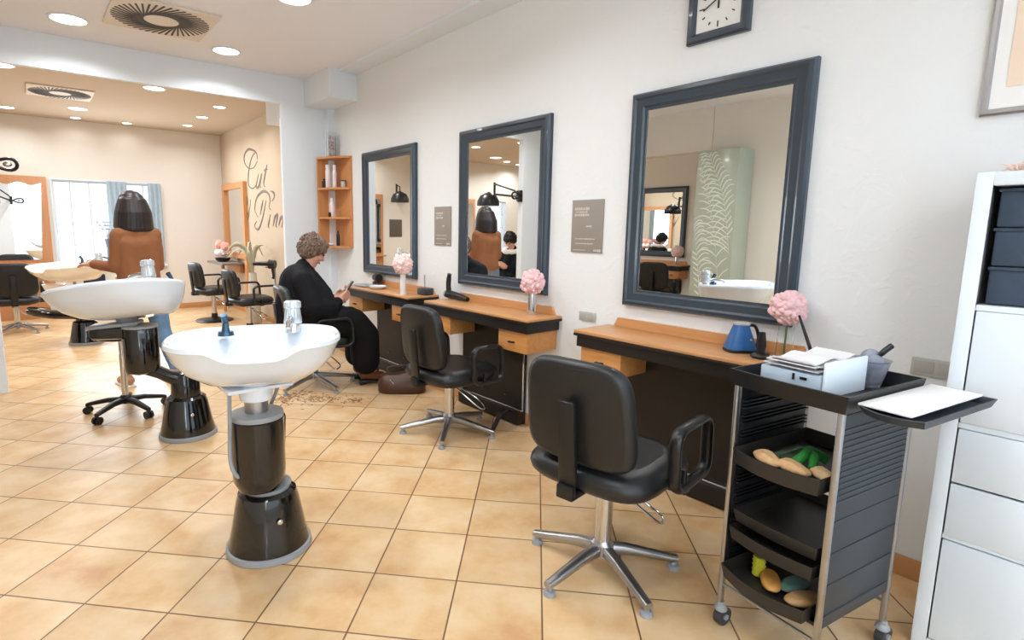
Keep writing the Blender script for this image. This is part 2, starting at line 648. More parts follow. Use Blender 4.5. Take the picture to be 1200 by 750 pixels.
def downlight(x, y, r, power, label, col=(0.93, 0.96, 1.0)):
    t = thing('ceiling_light', label, 'ceiling light', (x, y, CH), 0, 'recessed ceiling lamps')
    MB().lathe([(r * 1.16, 0), (r * 1.16, -0.006), (r * 1.0, -0.010), (r * 0.98, -0.004), (r * 0.98, 0)], n=28, caps=False).build('trim_ring', M_WHITE, t)
    MB().cyl((0, 0, -0.006), (0, 0, -0.001), r * 0.98, None, 28).build('diffuser', M_LIGHT, t)
    area('lamp_light', (0, 0, -0.02), (0, 0, 0), r * 1.8, r * 1.8, power, col, 'DISK', t, R(150))


LM = 9.5
downlight(0.363, 5.23, 0.115, LM, 'round ceiling lamp in front of the beam, left of the swirl vent')
downlight(1.48, 5.25, 0.105, LM, 'round ceiling lamp in front of the beam, right of the swirl vent')
downlight(1.52, 3.79, 0.105, LM, 'round ceiling lamp at the top edge of the photo, nearest the camera')
# added unseen lamps, filling the front of the room with light
for x, y in ((0.36, 3.79), (0.36, 2.30), (1.52, 2.30), (0.36, 0.80)):
    downlight(x, y, 0.105, LM, 'added round ceiling lamp, unseen, brightening the front of the room')
LB = 17
downlight(1.233, 7.15, 0.10, LB, 'round ceiling lamp of the back room just behind the beam, middle of the opening')
downlight(-0.08, 7.09, 0.10, LB, 'round ceiling lamp just behind the beam at the left edge of the photo')
downlight(0.644, 9.03, 0.10, LB * .6, 'large round ceiling lamp just beyond the back room vent')
downlight(-0.09, 9.55, 0.08, LB * .3, 'round ceiling lamp left of the back room vent near the back wall')
downlight(0.66, 9.80, 0.06, LB * .05, 'small round ceiling lamp by the back wall, left one of two')
downlight(1.29, 9.80, 0.06, LB * .05, 'small round ceiling lamp by the back wall, right one of two')
downlight(2.03, 9.38, 0.065, LB * .3, 'farthest of the three small ceiling lamps along the lettered wall')
downlight(2.045, 8.55, 0.07, LB * .4, 'middle of the three small ceiling lamps along the lettered wall')
downlight(2.05, 7.69, 0.07, LB * .4, 'nearest of the three small ceiling lamps along the lettered wall')
for x, y, r, nm in ((-1.668, 7.235, .10, 'round ceiling lamp at the top right corner of the view in the middle mirror'), (-1.37, 8.19, .08, 'small ceiling lamp at the left of the view in the middle mirror'), (-2.659, 9.10, .12, 'largest ceiling lamp seen in the middle mirror'), (-3.301, 9.45, .08, 'small ceiling lamp beside the largest one seen in the middle mirror'), (-3.9, 9.7, .07, 'farthest small ceiling lamp seen in the middle mirror')):
    downlight(x, y, r, LB * (.9 if r >= .1 else .4), nm)


# ------------------------------------------------------------------ wall mirrors
FRPROF = [(0, 0), (0, 0.026), (0.010, 0.040), (0.026, 0.044), (0.036, 0.036), (0.044, 0.034), (0.060, 0.030), (0.070, 0.030), (0.080, 0.022), (0.092, 0.020), (0.092, 0.0)]


def wall_mirror(y0, y1, z0, z1, label, x=W, sgn=-1, group='slate-framed wall mirrors'):
    t = thing('wall_mirror', label, 'mirror', (x, (y0 + y1) / 2, (z0 + z1) / 2), 0, group)
    pl = basis((0, 1, 0), (0, 0, 1), (sgn, 0, 0))
    MB().frame(y1 - y0, z1 - z0, FRPROF, pl).build('frame', M_SLATE, t, 20)
    MB().box((sgn * 0.008, 0, 0), (0.012, y1 - y0 - 0.17, z1 - z0 - 0.17)).build('mirror_glass', M_MIRROR, t, 0)


wall_mirror(1.00, 1.90, 0.945, 2.09, 'big slate-framed wall mirror nearest the camera, below the clock')
wall_mirror(2.50, 3.435, 0.935, 2.09, 'slate-framed wall mirror in the middle, reflecting the woman in the camel sweater')
wall_mirror(4.055, 5.00, 0.92, 2.085, 'slate-framed wall mirror farthest away, in front of the seated woman')
wall_mirror(4.95, 5.85, 0.93, 2.09, 'slate-framed mirror on the opposite wall, seen only within the nearest mirror', -3.2, 1)


# ------------------------------------------------------------------ styling desks
def desk(yc, label, x=W, flip=False, drawers=(-1, 1)):
    t = thing('styling_desk', label, 'desk', (x, yc, 0), PI if flip else 0, 'wall-mounted styling desks')
    # local: wall at x = 0, front towards -x, y from -0.565 to 0.565
    h = 0.565
    MB().box((-0.155, 0, 0.8065), (0.31, 2 * h, 0.017), 0.003).build('desk_top', M_WOOD, t)
    MB().box((-0.1555, 0, 0.79), (0.315, 2 * h + 0.004, 0.016), 0.004).build('black_edge', M_BLACK, t)
    MB().box((-0.155, 0, 0.754), (0.29, 2 * h - 0.03, 0.060)).build('apron', M_BLACK, t)
    bs = MB()
    bs.prism([(-h + 0.05, 0.8155), (h - 0.05, 0.8155), (h - 0.075, 0.866), (-h + 0.075, 0.866)], 0, 0.018, basis((0, 1, 0), (0, 0, 1), (1, 0, 0), (-0.020, 0, 0)))
    bs.build('backsplash', M_WOOD, t)
    for s in drawers:
        yc2 = s * (h - 0.165)
        d = MB().box((-0.137, yc2, 0.656), (0.254, 0.262, 0.132), 0.002).build('drawer_box', M_WOODF, t)
        MB().box((-0.272, yc2, 0.656), (0.016, 0.266, 0.134), 0.002).build('drawer_front', M_WOODF, d)
        MB().tube([(-0.281, yc2 - 0.02, 0.650), (-0.305, yc2 - 0.012, 0.654), (-0.305, yc2 + 0.012, 0.654), (-0.281, yc2 + 0.02, 0.650)], 0.006).build('drawer_knob', M_PLAST, d)
    MB().box((-0.030, 0.07, 0.42), (0.03, 0.68, 0.64)).build('back_panel', M_BLACK, t)
    MB().box((-0.050, 0.07, 0.055), (0.07, 0.68, 0.09)).build('kick_board', M_BLACK, t)
    MB().box((-0.052, 0.07, 0.108), (0.024, 0.69, 0.016), 0.003).build('chrome_rail', M_CHROME, t)
    MB().box((-0.047, -0.272, 0.42), (0.006, 0.008, 0.62)).build('chrome_edge', M_CHROME, t)
    for yy in (-0.10, 0.17):
        MB().tube([(-0.046, yy, 0.20), (-0.075, yy - 0.02, 0.198)], 0.004).build('footrest_pin', M_CHROME, t)
    return t


d_near = desk(1.44, 'wood-topped black styling desk under the nearest mirror, holding the blue jug', drawers=(1,))
desk(2.935, 'wood-topped black styling desk under the middle mirror')
desk(4.30, 'wood-topped black styling desk in front of the seated woman')
desk(5.40, 'wood-topped desk on the opposite wall, seen only within the nearest mirror', -3.2, True)


def footrest(x, y, label):
    o = MB().tube([(x + 0.15, y, 0.12), (x + 0.06, y - 0.005, 0.10), (x, y - 0.01, 0.02), (x, y - 0.01, 0.0)], [0.014, 0.02, 0.018, 0.014], flat=0.7)
    tag(o.build('footrest_support', M_PLAST), label, 'footrest')


footrest(2.40, 2.72, 'black footrest support standing by the chair at the middle desk')


# ------------------------------------------------------------------ salon chairs
def salon_chair(label, loc, rz, leg0, vinyl, base='star', arms=(1, -1), seat_h=0.47, leg_r=0.31, back_h=0.42, back_w=0.42, arm_x=0.27):
    t = thing('salon_chair', label, 'chair', loc, rz, 'black salon chairs')
    sh = seat_h
    # seat
    m = Matrix.Translation((0.015, 0, sh - 0.055))
    MB().pad(0.53, 0.53, 0.11, m, 3.8, scoop=0.008).build('seat', vinyl, t, 50)
    MB().box((0, 0, sh - 0.105), (0.30, 0.30, 0.03), 0.01).build('seat_plate', M_PLAST, t)
    # backrest : curved pad, leaning back
    zc = sh + 0.0 + back_h / 2
    rings = []
    k = 9
    n = 44
    for i in range(k + 3):
        if i < k:
            a = -PI / 2 + PI * i / (k - 1)
            s = 1 - (1 - math.cos(a)) * 0.14
            z = math.sin(a) * 0.036
        else:
            s = (0.7, 0.4, 0.1)[i - k]
            z = 0.036 + 0.010 * (1 - s)
        ring = MB._se(back_w / 2 * s, back_h / 2 * s, z, 4.6, n)
        out = []
        for p in ring:
            lean = -0.13 * (p.y)
            curve = 0.35 * p.x * p.x
            wid = 1 + 0.10 * (-p.y / back_h)
            out.append(Vector((-0.235 + p.z + curve + lean, p.x * wid, zc + p.y)))
        rings.append(out)
    MB().loft(rings).build('backrest', vinyl, t, 50)
    br = MB()
    zt = zc + 0.06
    xb = -0.235 - 0.036
    br.box((xb - 0.016 - 0.13 * (0.03), 0, (sh - 0.06 + zt) / 2), (0.022, 0.070, zt - sh + 0.06), 0.006, rot=(0, R(-5.5), 0))
    br.box((-0.20, 0, sh - 0.10), (0.20, 0.070, 0.022), 0.006)
    br.box((-0.285, 0, sh - 0.082), (0.03, 0.070, 0.05), 0.008)
    br.build('back_bracket', M_PLAST, t)
    bo = MB()
    for s in (-1, 1):
        bo.ell((xb - 0.034, s * 0.02, zt - 0.03), 0.006, 8, 6)
    bo.build('bracket_screws', M_CHROME, t)
    # arm loops
    for s in arms:
        y = s * 0.285
        x0, x1, z0, z1, cr = -0.03, arm_x, sh - 0.085, sh + 0.145, 0.055
        pts = []
        for cx, cz, a0 in ((x1 - cr, z1 - cr, 0), (x0 + cr, z1 - cr, 90), (x0 + cr, z0 + cr, 180), (x1 - cr, z0 + cr, 270)):
            for q in range(5):
                a = R(a0 + 22.5 * q)
                shear = -0.06 * ((cz + cr * math.sin(a)) - z0)
                pts.append((cx + cr * math.cos(a) + shear, y, cz + cr * math.sin(a)))
        MB().tube(pts, 0.014, 10, True, 1.7, upv=None).build('arm_loop', M_PLAST, t, 60)
        MB().box((0.06, s * 0.235, sh - 0.10), (0.05, 0.13, 0.016), 0.004).cyl((0.06, s * 0.285, sh - 0.10), (0.06, s * 0.285, sh - 0.02), 0.010).build('arm_bracket', M_PLAST, t)
    # column
    MB().cyl((0, 0, 0.10), (0, 0, sh - 0.16), 0.034).cyl((0, 0, sh - 0.17), (0, 0, sh - 0.115), 0.022).cyl((0, 0, sh - 0.175), (0, 0, sh - 0.155), 0.038).build('column', M_CHROME, t)
    lv = bez([(0.02, -0.036, sh - 0.16), (0.06, -0.10, sh - 0.22), (0.13, -0.17, sh - 0.30), (0.17, -0.17, sh - 0.30), (0.20, -0.10, sh - 0.285), (0.14, -0.02, sh - 0.22), (0.03, 0.034, sh - 0.155)], 5)
    MB().tube(lv, 0.006).build('pump_lever', M_CHROME, t)
    if base == 'star':
        MB().lathe([(0.03, 0.06), (0.045, 0.065), (0.045, 0.115), (0.034, 0.13)], n=24).build('hub', M_ALU, t)
        for i in range(5):
            a = R(leg0 + 72 * i) - rz
            c, s = math.cos(a), math.sin(a)
            ax = basis((c, s, 0), (-s, c, 0), (0, 0, 1))
            rings = []
            for x, z, hw, hh in ((0.02, 0.09, 0.024, 0.026), (0.10, 0.085, 0.022, 0.022), (leg_r - 0.03, 0.048, 0.018, 0.015), (leg_r, 0.044, 0.017, 0.012)):
                rings.append([ax @ Vector((x, q.x, z + q.y)) for q in MB._se(hw, hh, 0, 3, 14)])
            lg = MB().loft(rings).build('leg', M_ALU, t, 50)
            MB().lathe([(0.010, 0.036), (0.010, 0.018), (0.022, 0.016), (0.024, 0.0)], (c * (leg_r - 0.015), s * (leg_r - 0.015), 0), 16).build('foot', M_GREYM, lg)
    else:
        MB().lathe([(0.25, 0), (0.255, 0.012), (0.24, 0.022), (0.10, 0.034), (0.045, 0.05), (0.040, 0.11)], n=40).build('disc_base', M_PLAST, t)
    return t


salon_chair('black salon chair in the foreground with its back to the camera', (1.735, 1.280, 0), R(8), -38, M_VINYL, seat_h=0.515, back_w=0.44, back_h=0.40)
salon_chair('black salon chair pulled up to the middle desk, chrome five-star base', (2.155, 2.89, 0), R(2), -63, M_VINYL, leg_r=0.33, arm_x=0.215, back_h=0.41, seat_h=0.475)
salon_chair('grey-green salon chair in which the woman in black sits', (1.86, 4.475, 0), R(-8), -9, M_VINYLG, leg_r=0.36)
salon_chair('black salon chair farther off on a dark disc base, facing the lettered wall', (2.05, 8.5, 0), R(8), 0, M_VINYL, 'disc', seat_h=0.50, back_h=0.36)
salon_chair('black salon chair on a dark disc base just behind the seated woman, nearer of two', (2.20, 7.35, 0), R(4), 0, M_VINYL, 'disc', seat_h=0.47, back_h=0.36)
salon_chair('black salon chair facing the wood-panelled mirror on the back wall', (-0.20, 8.95, 0), R(90), 20, M_VINYL, leg_r=0.33, back_w=0.50)
salon_chair('black salon chair under the seated client with the white towel', (-1.02, 6.80, 0), R(-8), 0, M_VINYL, 'disc')
salon_chair('black salon chair at the opposite desk, seen only within the nearest mirror', (-2.45, 4.95, 0), R(165), 0, M_VINYL, 'disc', back_w=0.48)


# ------------------------------------------------------------------ wash basins
def bowl_mesh(front=-1, L=0.70, Wd=0.65, H=0.20):
    """pelican wash bowl; neck notch at -y; z = 0 is the rim at the back"""
    n = 72

    def outline(th, s):
        c, sn = math.cos(th), math.sin(th)
        x = Wd / 2 * math.copysign(abs(c) ** 0.78, c) * s
        y = L / 2 * math.copysign(abs(sn) ** 0.74, sn) * s
        # neck notch: the middle of the front edge draws in
        g = math.exp(-((th - 1.5 * PI) / 0.40) ** 2)
        y += 0.06 * g * s
        return x, y

    def zrim(th):
        g = math.exp(-((th - 1.5 * PI) / 0.33) ** 4)
        return -0.012 * max(0, -math.sin(th)) - 0.050 * g
    rings = []
    outer = [(0.30, -H), (0.40, -H), (0.62, -H * 0.88), (0.80, -H * 0.66), (0.92, -H * 0.40), (0.985, -H * 0.14), (1.0, -0.022), (0.995, -0.006), (0.975, 0.0), (0.945, -0.004)]
    inner = [(0.91, -0.018), (0.86, -0.05), (0.76, -0.09), (0.60, -0.12), (0.35, -0.14), (0.10, -0.15)]
    for k, (s, z) in enumerate(outer + inner):
        ring = []
        for i in range(n):
            th = 2 * PI * i / n
            s2 = 1 - (1 - s) * 0.55 if math.sin(th) > 0 and k < 7 else s
            x, y = outline(th, s)
            if math.sin(th) > 0:
                y *= s2 / s
            zz = z
            wgt = max(0.0, 1 + z / H)
            zz += zrim(th) * wgt
            if k >= len(outer) and math.sin(th) > 0.2 and s > 0.7:
                zz = max(zz, -0.03 - (0.9 - s) * 0.2)      # tap deck at the back
            ring.append(Vector((x, y + 0.10 * (1 - s), zz)))
        rings.append(ring)
    mb = MB().loft(rings)
    return mb


def basin(label, base, rz, bowl_loc, bowl_rz, tilt, ceram, parts, roll=0.0, L=0.72):
    t = thing('wash_basin', label, 'wash basin', (*base, 0), rz, 'pedestal hair wash basins')
    MB().lathe([(0.172, 0), (0.176, 0.004), (0.174, 0.026), (0.16, 0.03)], n=48).build('base_ring', M_GREYM, t)
    MB().lathe([(0.166, 0.029), (0.166, 0.034), (0.150, 0.10), (0.128, 0.22), (0.118, 0.255), (0.10, 0.268)], n=48).build('base_cone', M_GLOSS, t)
    MB().ell((0.0, -0.148, 0.17), (0.012, 0.006, 0.012), 12, 8).build('base_cap', M_CHROME, t)
    parts(t)
    bm_ = bowl_mesh(L=L)
    rot = Matrix.Translation(bowl_loc) @ Matrix.Rotation(bowl_rz, 4, 'Z') @ Matrix.Rotation(tilt, 4, 'X') @ Matrix.Rotation(roll, 4, 'Y')
    bm_.bm.transform(rot)
    b = bm_.build('bowl', ceram, t, 45)

    def P(x, y, z):
        return rot @ Vector((x, y, z))
    MB().cyl(P(0, 0.08, -0.155), P(0, 0.08, -0.145), 0.03).build('drain', M_CHROME, b)
    # mixer tap: acrylic grip on a chrome body, spout
    mx = MB()
    q = rot.to_3x3()
    tx, ty = 0.145, L / 2 - 0.075
    mx.cyl(P(tx, ty, -0.03), P(tx, ty, 0.012), 0.034, 0.030)
    mx.tube([P(tx, ty, 0.02), P(tx - 0.01, ty - 0.065, 0.035), P(tx - 0.02, ty - 0.125, 0.025), P(tx - 0.022, ty - 0.14, 0.005)], [0.016, 0.014, 0.012, 0.010])
    mx.build('mixer_tap', M_CHROME, t)
    lev = MB()
    n = 40
    rings = []
    for z, r in ((0.010, 0.036), (0.014, 0.038), (0.075, 0.031), (0.080, 0.036), (0.104, 0.035), (0.110, 0.028)):
        rings.append([P(tx + r * (1 + 0.05 * (i % 2)) * math.cos(2 * PI * i / n), ty + r * (1 + 0.05 * (i % 2)) * math.sin(2 * PI * i / n), z) for i in range(n)])
    lev.loft(rings)
    lev.build('tap_grip', mat('acrylic_grip', (206, 212, 216), 0.15, metal=0.4), t)
    hs = MB()
    ty -= 0.015
    hs.cyl(P(-0.13, ty, -0.03), P(-0.13, ty, -0.012), 0.034, 0.030)
    hs.tube([P(-0.13, ty, -0.015), P(-0.13, ty, 0.025), P(-0.135, ty - 0.02, 0.060)], [0.018, 0.012, 0.015])
    hs.build('hand_shower', mat('navy_chrome', (58, 84, 104), 0.2, metal=0.6), t)
    return t, P


def parts1(t):
    MB().cyl((0, 0, 0.262), (0, 0, 0.285), 0.092, 0.10).build('swivel_ring', M_GREYM, t)
    a = MB().lathe([(0.05, 0.275), (0.085, 0.29), (0.103, 0.33), (0.106, 0.37), (0.106, 0.588), (0.10, 0.592)], (-0.035, -0.02, 0), 48)
    a.build('lift_column', M_GLOSS, t)
    MB().box((0.07, 0.08, 0.42), (0.05, 0.09, 0.30), 0.02, rot=(R(4), 0, R(25))).build('column_cover', M_GLOSS, t)
    MB().lathe([(0.104, 0.592), (0.106, 0.598), (0.104, 0.612), (0.09, 0.616)], (-0.035, -0.02, 0), 48).build('column_collar', M_GREYM, t)
    MB().cyl((-0.035, -0.02, 0.61), (-0.035, -0.02, 0.685), 0.046).build('lift_piston', M_ALU, t)
    MB().lathe([(0.060, 0.668), (0.064, 0.68), (0.068, 0.73), (0.10, 0.755)], (-0.035, -0.02, 0), 40).build('bowl_socket', M_CERAM, t)
    MB().box((-0.035, -0.02, 0.728), (0.26, 0.16, 0.016), 0.006).build('bowl_plate', M_CERAM, t)
    MB().tube(bez([(-0.145, -0.05, 0.735), (-0.150, -0.05, 0.60), (-0.155, -0.05, 0.44), (-0.13, -0.06, 0.37), (-0.06, -0.02, 0.36)], 6), 0.008).build('supply_hose', M_GREYM, t)
    MB().tube(bez([(0.09, 0.05, 0.735), (0.085, 0.08, 0.66), (0.06, 0.12, 0.55), (0.07, 0.10, 0.45)], 6), 0.008).build('drain_hose', M_GREYM, t)


basin('white wash basin in front on a straight black pedestal', (0.715, 2.255), 0, (-0.035, -0.055, 0.945), R(-20), R(-3), M_CERAM, parts1, 0.0, 0.60)


def parts2(t):
    # elbow over the cone, cranked lower arm, lift column, upper arm under the bowl (local offsets from the base)
    MB().lathe([(0.10, 0.258), (0.088, 0.27), (0.086, 0.40), (0.075, 0.425), (0.03, 0.435)], n=40).build('elbow', M_GLOSS, t)
    col = Vector((-0.235, -0.0, 0))
    ar = MB()
    rings = []
    for f, z, hw, hh in ((0.0, 0.375, 0.070, 0.050), (0.35, 0.40, 0.064, 0.048), (0.7, 0.455, 0.064, 0.046), (1.0, 0.49, 0.066, 0.045)):
        c = col * f
        d = col.normalized()
        s = Vector((-d.y, d.x, 0))
        rings.append([c + s * q.x + Vector((0, 0, z + q.y)) for q in MB._se(hw, hh, 0, 3, 20)])
    ar.loft(rings).build('lower_arm', M_GLOSS, t, 50)
    MB().lathe([(0.06, 0.452), (0.094, 0.468), (0.100, 0.49), (0.100, 0.735), (0.096, 0.742)], col, 44).build('lift_column', M_GLOSS, t)
    MB().lathe([(0.099, 0.742), (0.101, 0.747), (0.098, 0.757), (0.08, 0.76)], col, 44).build('column_collar', M_GREYM, t)
    MB().box(col + Vector((-0.12, 0.06, 0.715)), (0.26, 0.13, 0.075), 0.02, rot=(0, 0, R(-25))).build('upper_arm', M_GLOSS, t)
    MB().box(col + Vector((-0.12, 0.06, 0.762)), (0.28, 0.14, 0.022), 0.008, rot=(0, R(-5), R(-25))).build('arm_cover', M_GREYM, t)
    MB().lathe([(0.05, 0.76), (0.06, 0.80), (0.075, 0.84)], col + Vector((-0.06, 0.05, 0)), 30).build('bowl_socket', M_GREYM, t)


# bowl 2: its neck end points left, away from the column
b2 = basin('white wash basin seen from its side on a cranked black arm', (0.73, 3.87), 0, (-0.335, 0.05, 0.995), R(-127), R(8), M_CERAM, parts2, R(-9))


def parts3(t):
    MB().lathe([(0.10, 0.258), (0.088, 0.27), (0.086, 0.30)], n=36).build('elbow', M_GLOSS, t)
    rings = []
    for x, y, z, hw, hh in ((0.36, -0.20, 0.40, 0.10, 0.03), (0.20, -0.14, 0.37, 0.15, 0.045), (0.0, -0.03, 0.35, 0.17, 0.055), (-0.25, 0.06, 0.36, 0.17, 0.055), (-0.42, 0.14, 0.38, 0.14, 0.05), (-0.50, 0.18, 0.40, 0.09, 0.04)):
        rings.append([Vector((x + 0.3 * q.x, y + q.x, z + q.y)) for q in MB._se(hw, hh, 0, 3, 24)])
    MB().loft(rings).build('boom_arm', M_GLOSS, t, 50)
    MB().lathe([(0.045, 0.38), (0.05, 0.50), (0.075, 0.62), (0.11, 0.70)], (-0.26, 0.02, 0), 30).build('bowl_stem', M_CERAMC, t)


basin('cream wash basin farthest back, in front of the back window', (0.435, 7.68), 0, (-0.13, -0.05, 0.93), R(-60), R(2), M_CERAMC, parts3)


# ------------------------------------------------------------------ rolling stool
def stool():
    t = thing('rolling_stool', 'round-seated rolling stool on a black five-star castor base behind the basin', 'stool', (0.465, 4.60, 0), R(10))
    MB().cyl((0, 0, 0.10), (0, 0, 0.44), 0.022).cyl((0, 0, 0.44), (0, 0, 0.56), 0.016).build('gas_column', M_CHROME, t)
    MB().lathe([(0.15, 0.56), (0.17, 0.572), (0.175, 0.60), (0.165, 0.625), (0.10, 0.635)], n=40).build('seat', M_VINYL, t, 50)
    MB().lathe([(0.04, 0.075), (0.045, 0.09), (0.040, 0.125), (0.028, 0.135)], n=20).build('hub', M_PLAST, t)
    for i in range(5):
        a = R(72 * i - 4)
        c, s = math.cos(a), math.sin(a)
        ax = basis((c, s, 0), (-s, c, 0), (0, 0, 1))
        rings = []
        for x, z, hw, hh in ((0.02, 0.10, 0.026, 0.022), (0.12, 0.098, 0.022, 0.018), (0.25, 0.072, 0.018, 0.014), (0.27, 0.066, 0.016, 0.012)):
            rings.append([ax @ Vector((x, q.x, z + q.y)) for q in MB._se(hw, hh, 0, 3, 14)])
        lg = MB().loft(rings).build('leg', M_PLAST, t, 50)
        cs = MB()
        ce = Vector((c * 0.262, s * 0.262, 0.027))
        cs.cyl(ce + Vector((-s, c, 0)) * 0.007, ce + Vector((-s, c, 0)) * 0.024, 0.027, None, 18)
        cs.cyl(ce - Vector((-s, c, 0)) * 0.007, ce - Vector((-s, c, 0)) * 0.024, 0.027, None, 18)
        cs.cyl(ce, ce + Vector((0, 0, 0.035)), 0.009, None, 10).cyl(ce - Vector((-s, c, 0)) * 0.02, ce + Vector((-s, c, 0)) * 0.02, 0.008, None, 10)
        cs.build('castor', M_PLAST, lg)


stool()


# ------------------------------------------------------------------ hairdresser's trolley
def trolley():
    t = thing('salon_trolley', 'black plastic hairdresser trolley on castors with pull-out trays', 'trolley', (1.965, 0.633, 0), R(-9.5))
    hx, hy = 0.198, 0.158
    for sx in (-1, 1):
        for sy in (-1, 1):
            MB().box((sx * hx, sy * hy, 0.49), (0.020, 0.016, 0.80), 0.004).build('post', M_ALU, t)
    for sy in (-1, 1):
        pn = MB().box((0, sy * (hy - 0.002), 0.53), (2 * hx - 0.02, 0.012, 0.66), 0.002)
        for k in range(13):
            pn.box((0, sy * (hy + 0.004), 0.60 + k * 0.018), (2 * hx - 0.03, 0.006, 0.007), 0.002)
        for k in range(4):
            pn.box((0, sy * (hy + 0.004), 0.24 + k * 0.10), (2 * hx - 0.03, 0.005, 0.006), 0.002)
        for k in range(11):
            for off in (0, 0.012, 0.024):
                pn.box((0, sy * (hy - 0.013), 0.27 + k * 0.052 + off), (2 * hx - 0.03, 0.012, 0.004))
        pn.build('side_panel', M_TROLLEY if sy < 0 else M_TROLLEYB, t)
    MB().box((0, 0, 0.205), (2 * hx - 0.02, 2 * hy - 0.02, 0.012)).build('bottom_plate', M_TROLLEYB, t)
    for sx in (-1, 1):
        MB().tube([(sx * hx, -hy, 0.16), (sx * hx, hy, 0.16)], 0.006).build('frame_bar', M_ALU, t)

    def open_tray(name, x0, x1, yw, z0, z1, m, wall=0.006, flare=0.012, bow=0.0, tilt=0.0, parent=t):
        n = 10
        out = [(x1, -yw), (x1, yw)] + [(x0 - bow * math.sin(PI * (i / n)), yw - 2 * yw * i / n) for i in range(n + 1)]
        cx = (x0 + x1) / 2
        def ring(sc, z):
            g = []
            for x, y in out:
                d = Vector((x - cx, y))
                L = d.length
                d = d * ((L + sc) / L)
                g.append(Vector((cx + d.x, d.y, z + tilt * (cx + d.x - x1))))
            return g
        mb = MB().loft([ring(-flare - wall, z0 + 0.005), ring(-flare, z0), ring(0, z1), ring(-wall, z1), ring(-flare - wall, z0 + 0.006)])
        return mb.build(name, m, parent, 30)
    # top tray: rim
    open_tray('top_tray', -hx - 0.022, hx + 0.022, hy + 0.022, 0.868, 0.922, M_TROLLEYB, 0.010, 0.014, 0.012)
    tr = mat('tray_brown_black', (40, 37, 35), 0.4)
    open_tray('tray', -hx - 0.035, hx - 0.02, hy - 0.022, 0.615, 0.668, tr, 0.004, 0.012, 0.03)
    open_tray('tray', -hx - 0.005, hx - 0.02, hy - 0.022, 0.405, 0.448, tr, 0.004, 0.012, 0.012)
    open_tray('tray', -hx - 0.02, hx - 0.02, hy - 0.022, 0.345, 0.392, tr, 0.004, 0.012, 0.02)
    open_tray('tray', -hx - 0.045, hx - 0.02, hy - 0.022, 0.213, 0.262, tr, 0.004, 0.012, 0.035)
    # folding side shelf
    open_tray('side_shelf', -hx + 0.0, hx + 0.04, 0.075, 0.872, 0.895, M_TROLLEY, 0.008, 0.02, 0.03).location = (0.02, -hy - 0.105, 0)
    for sx in (-1, 1):
        for sy in (-1, 1):
            c = Vector((sx * hx, sy * hy, 0.032))
            cs = MB().cyl(c + Vector((0.018, -0.013, 0)), c + Vector((0.018, 0.013, 0)), 0.032, None, 22)
            cs.build('castor_wheel', mat('castor_tread', (58, 60, 64), 0.5), t)
            MB().lathe([(0.012, 0.09), (0.013, 0.078), (0.020, 0.070), (0.022, 0.062), (0.018, 0.056)], (c.x + 0.006, c.y, 0), 18).cyl(c + Vector((0.018, -0.019, 0)), c + Vector((0.018, 0.019, 0)), 0.010).build('castor_fork', M_GREYM, t)
    return t


TR = trolley()
TRM = Matrix.Translation((1.965, 0.633, 0)) @ Matrix.Rotation(R(-9.5), 4, 'Z')


def on_trolley(name, label, cat, p, rz=0.0, group=None):
    q = TRM @ Vector(p)
    return thing(name, label, cat, q, rz + R(-9.5), group)


# papers on the side shelf
o = MB().box((0, 0, 0.003), (0.42, 0.125, 0.006), 0.001).build('paper_sheet', M_PAPER)
o.location = TRM @ Vector((0.035, -0.245, 0.8965))
o.rotation_euler = (0, R(0), R(-9.5))
tag(o, 'stack of blank white paper on the side shelf of the trolley', 'paper')
# pale blue box with foils
t = on_trolley('foil_box', 'pale blue-white cardboard box lying on the trolley top', 'box', (-0.02, 0.02, 0.8735))
MB().box((0, 0.015, 0.033), (0.23, 0.19, 0.066), 0.006).build('box_body', mat('box_blue', (188, 204, 218), 0.5), t)
MB().box((0.0, -0.088, 0.055), (0.23, 0.008, 0.11), 0.002).build('box_end', mat('box_white', (222, 230, 236), 0.5), t)
MB().box((-0.118, -0.03, 0.05), (0.004, 0.02, 0.008)).box((-0.118, 0.0, 0.05), (0.004, 0.006, 0.02)).build('box_slot', M_PLAST, t)
t = on_trolley('folded_foils', 'folded silver-white foil sheets lying on the pale blue box', 'foil', (-0.02, 0.035, 0.9405))
for k in range(4):
    n = 12
    rows = []
    for i in range(n + 1):
        x = -0.12 + 0.24 * i / n
        z = 0.008 * k + 0.006 * math.sin(i * 0.9 + k) * (k > 0) + 0.008
        rows.append((x, z))
    pl = [(x, z) for x, z in rows] + [(x, z + 0.003) for x, z in rows[::-1]]
    MB().prism(pl, -0.085 + 0.01 * k, 0.085 - 0.006 * k, basis((1, 0, 0), (0, 0, 1), (0, -1, 0), (0, 0, 0))).build('foil_sheet', mat('foil_%d' % (k % 2), ((206, 204, 208), (232, 230, 230))[k % 2], 0.45), t)
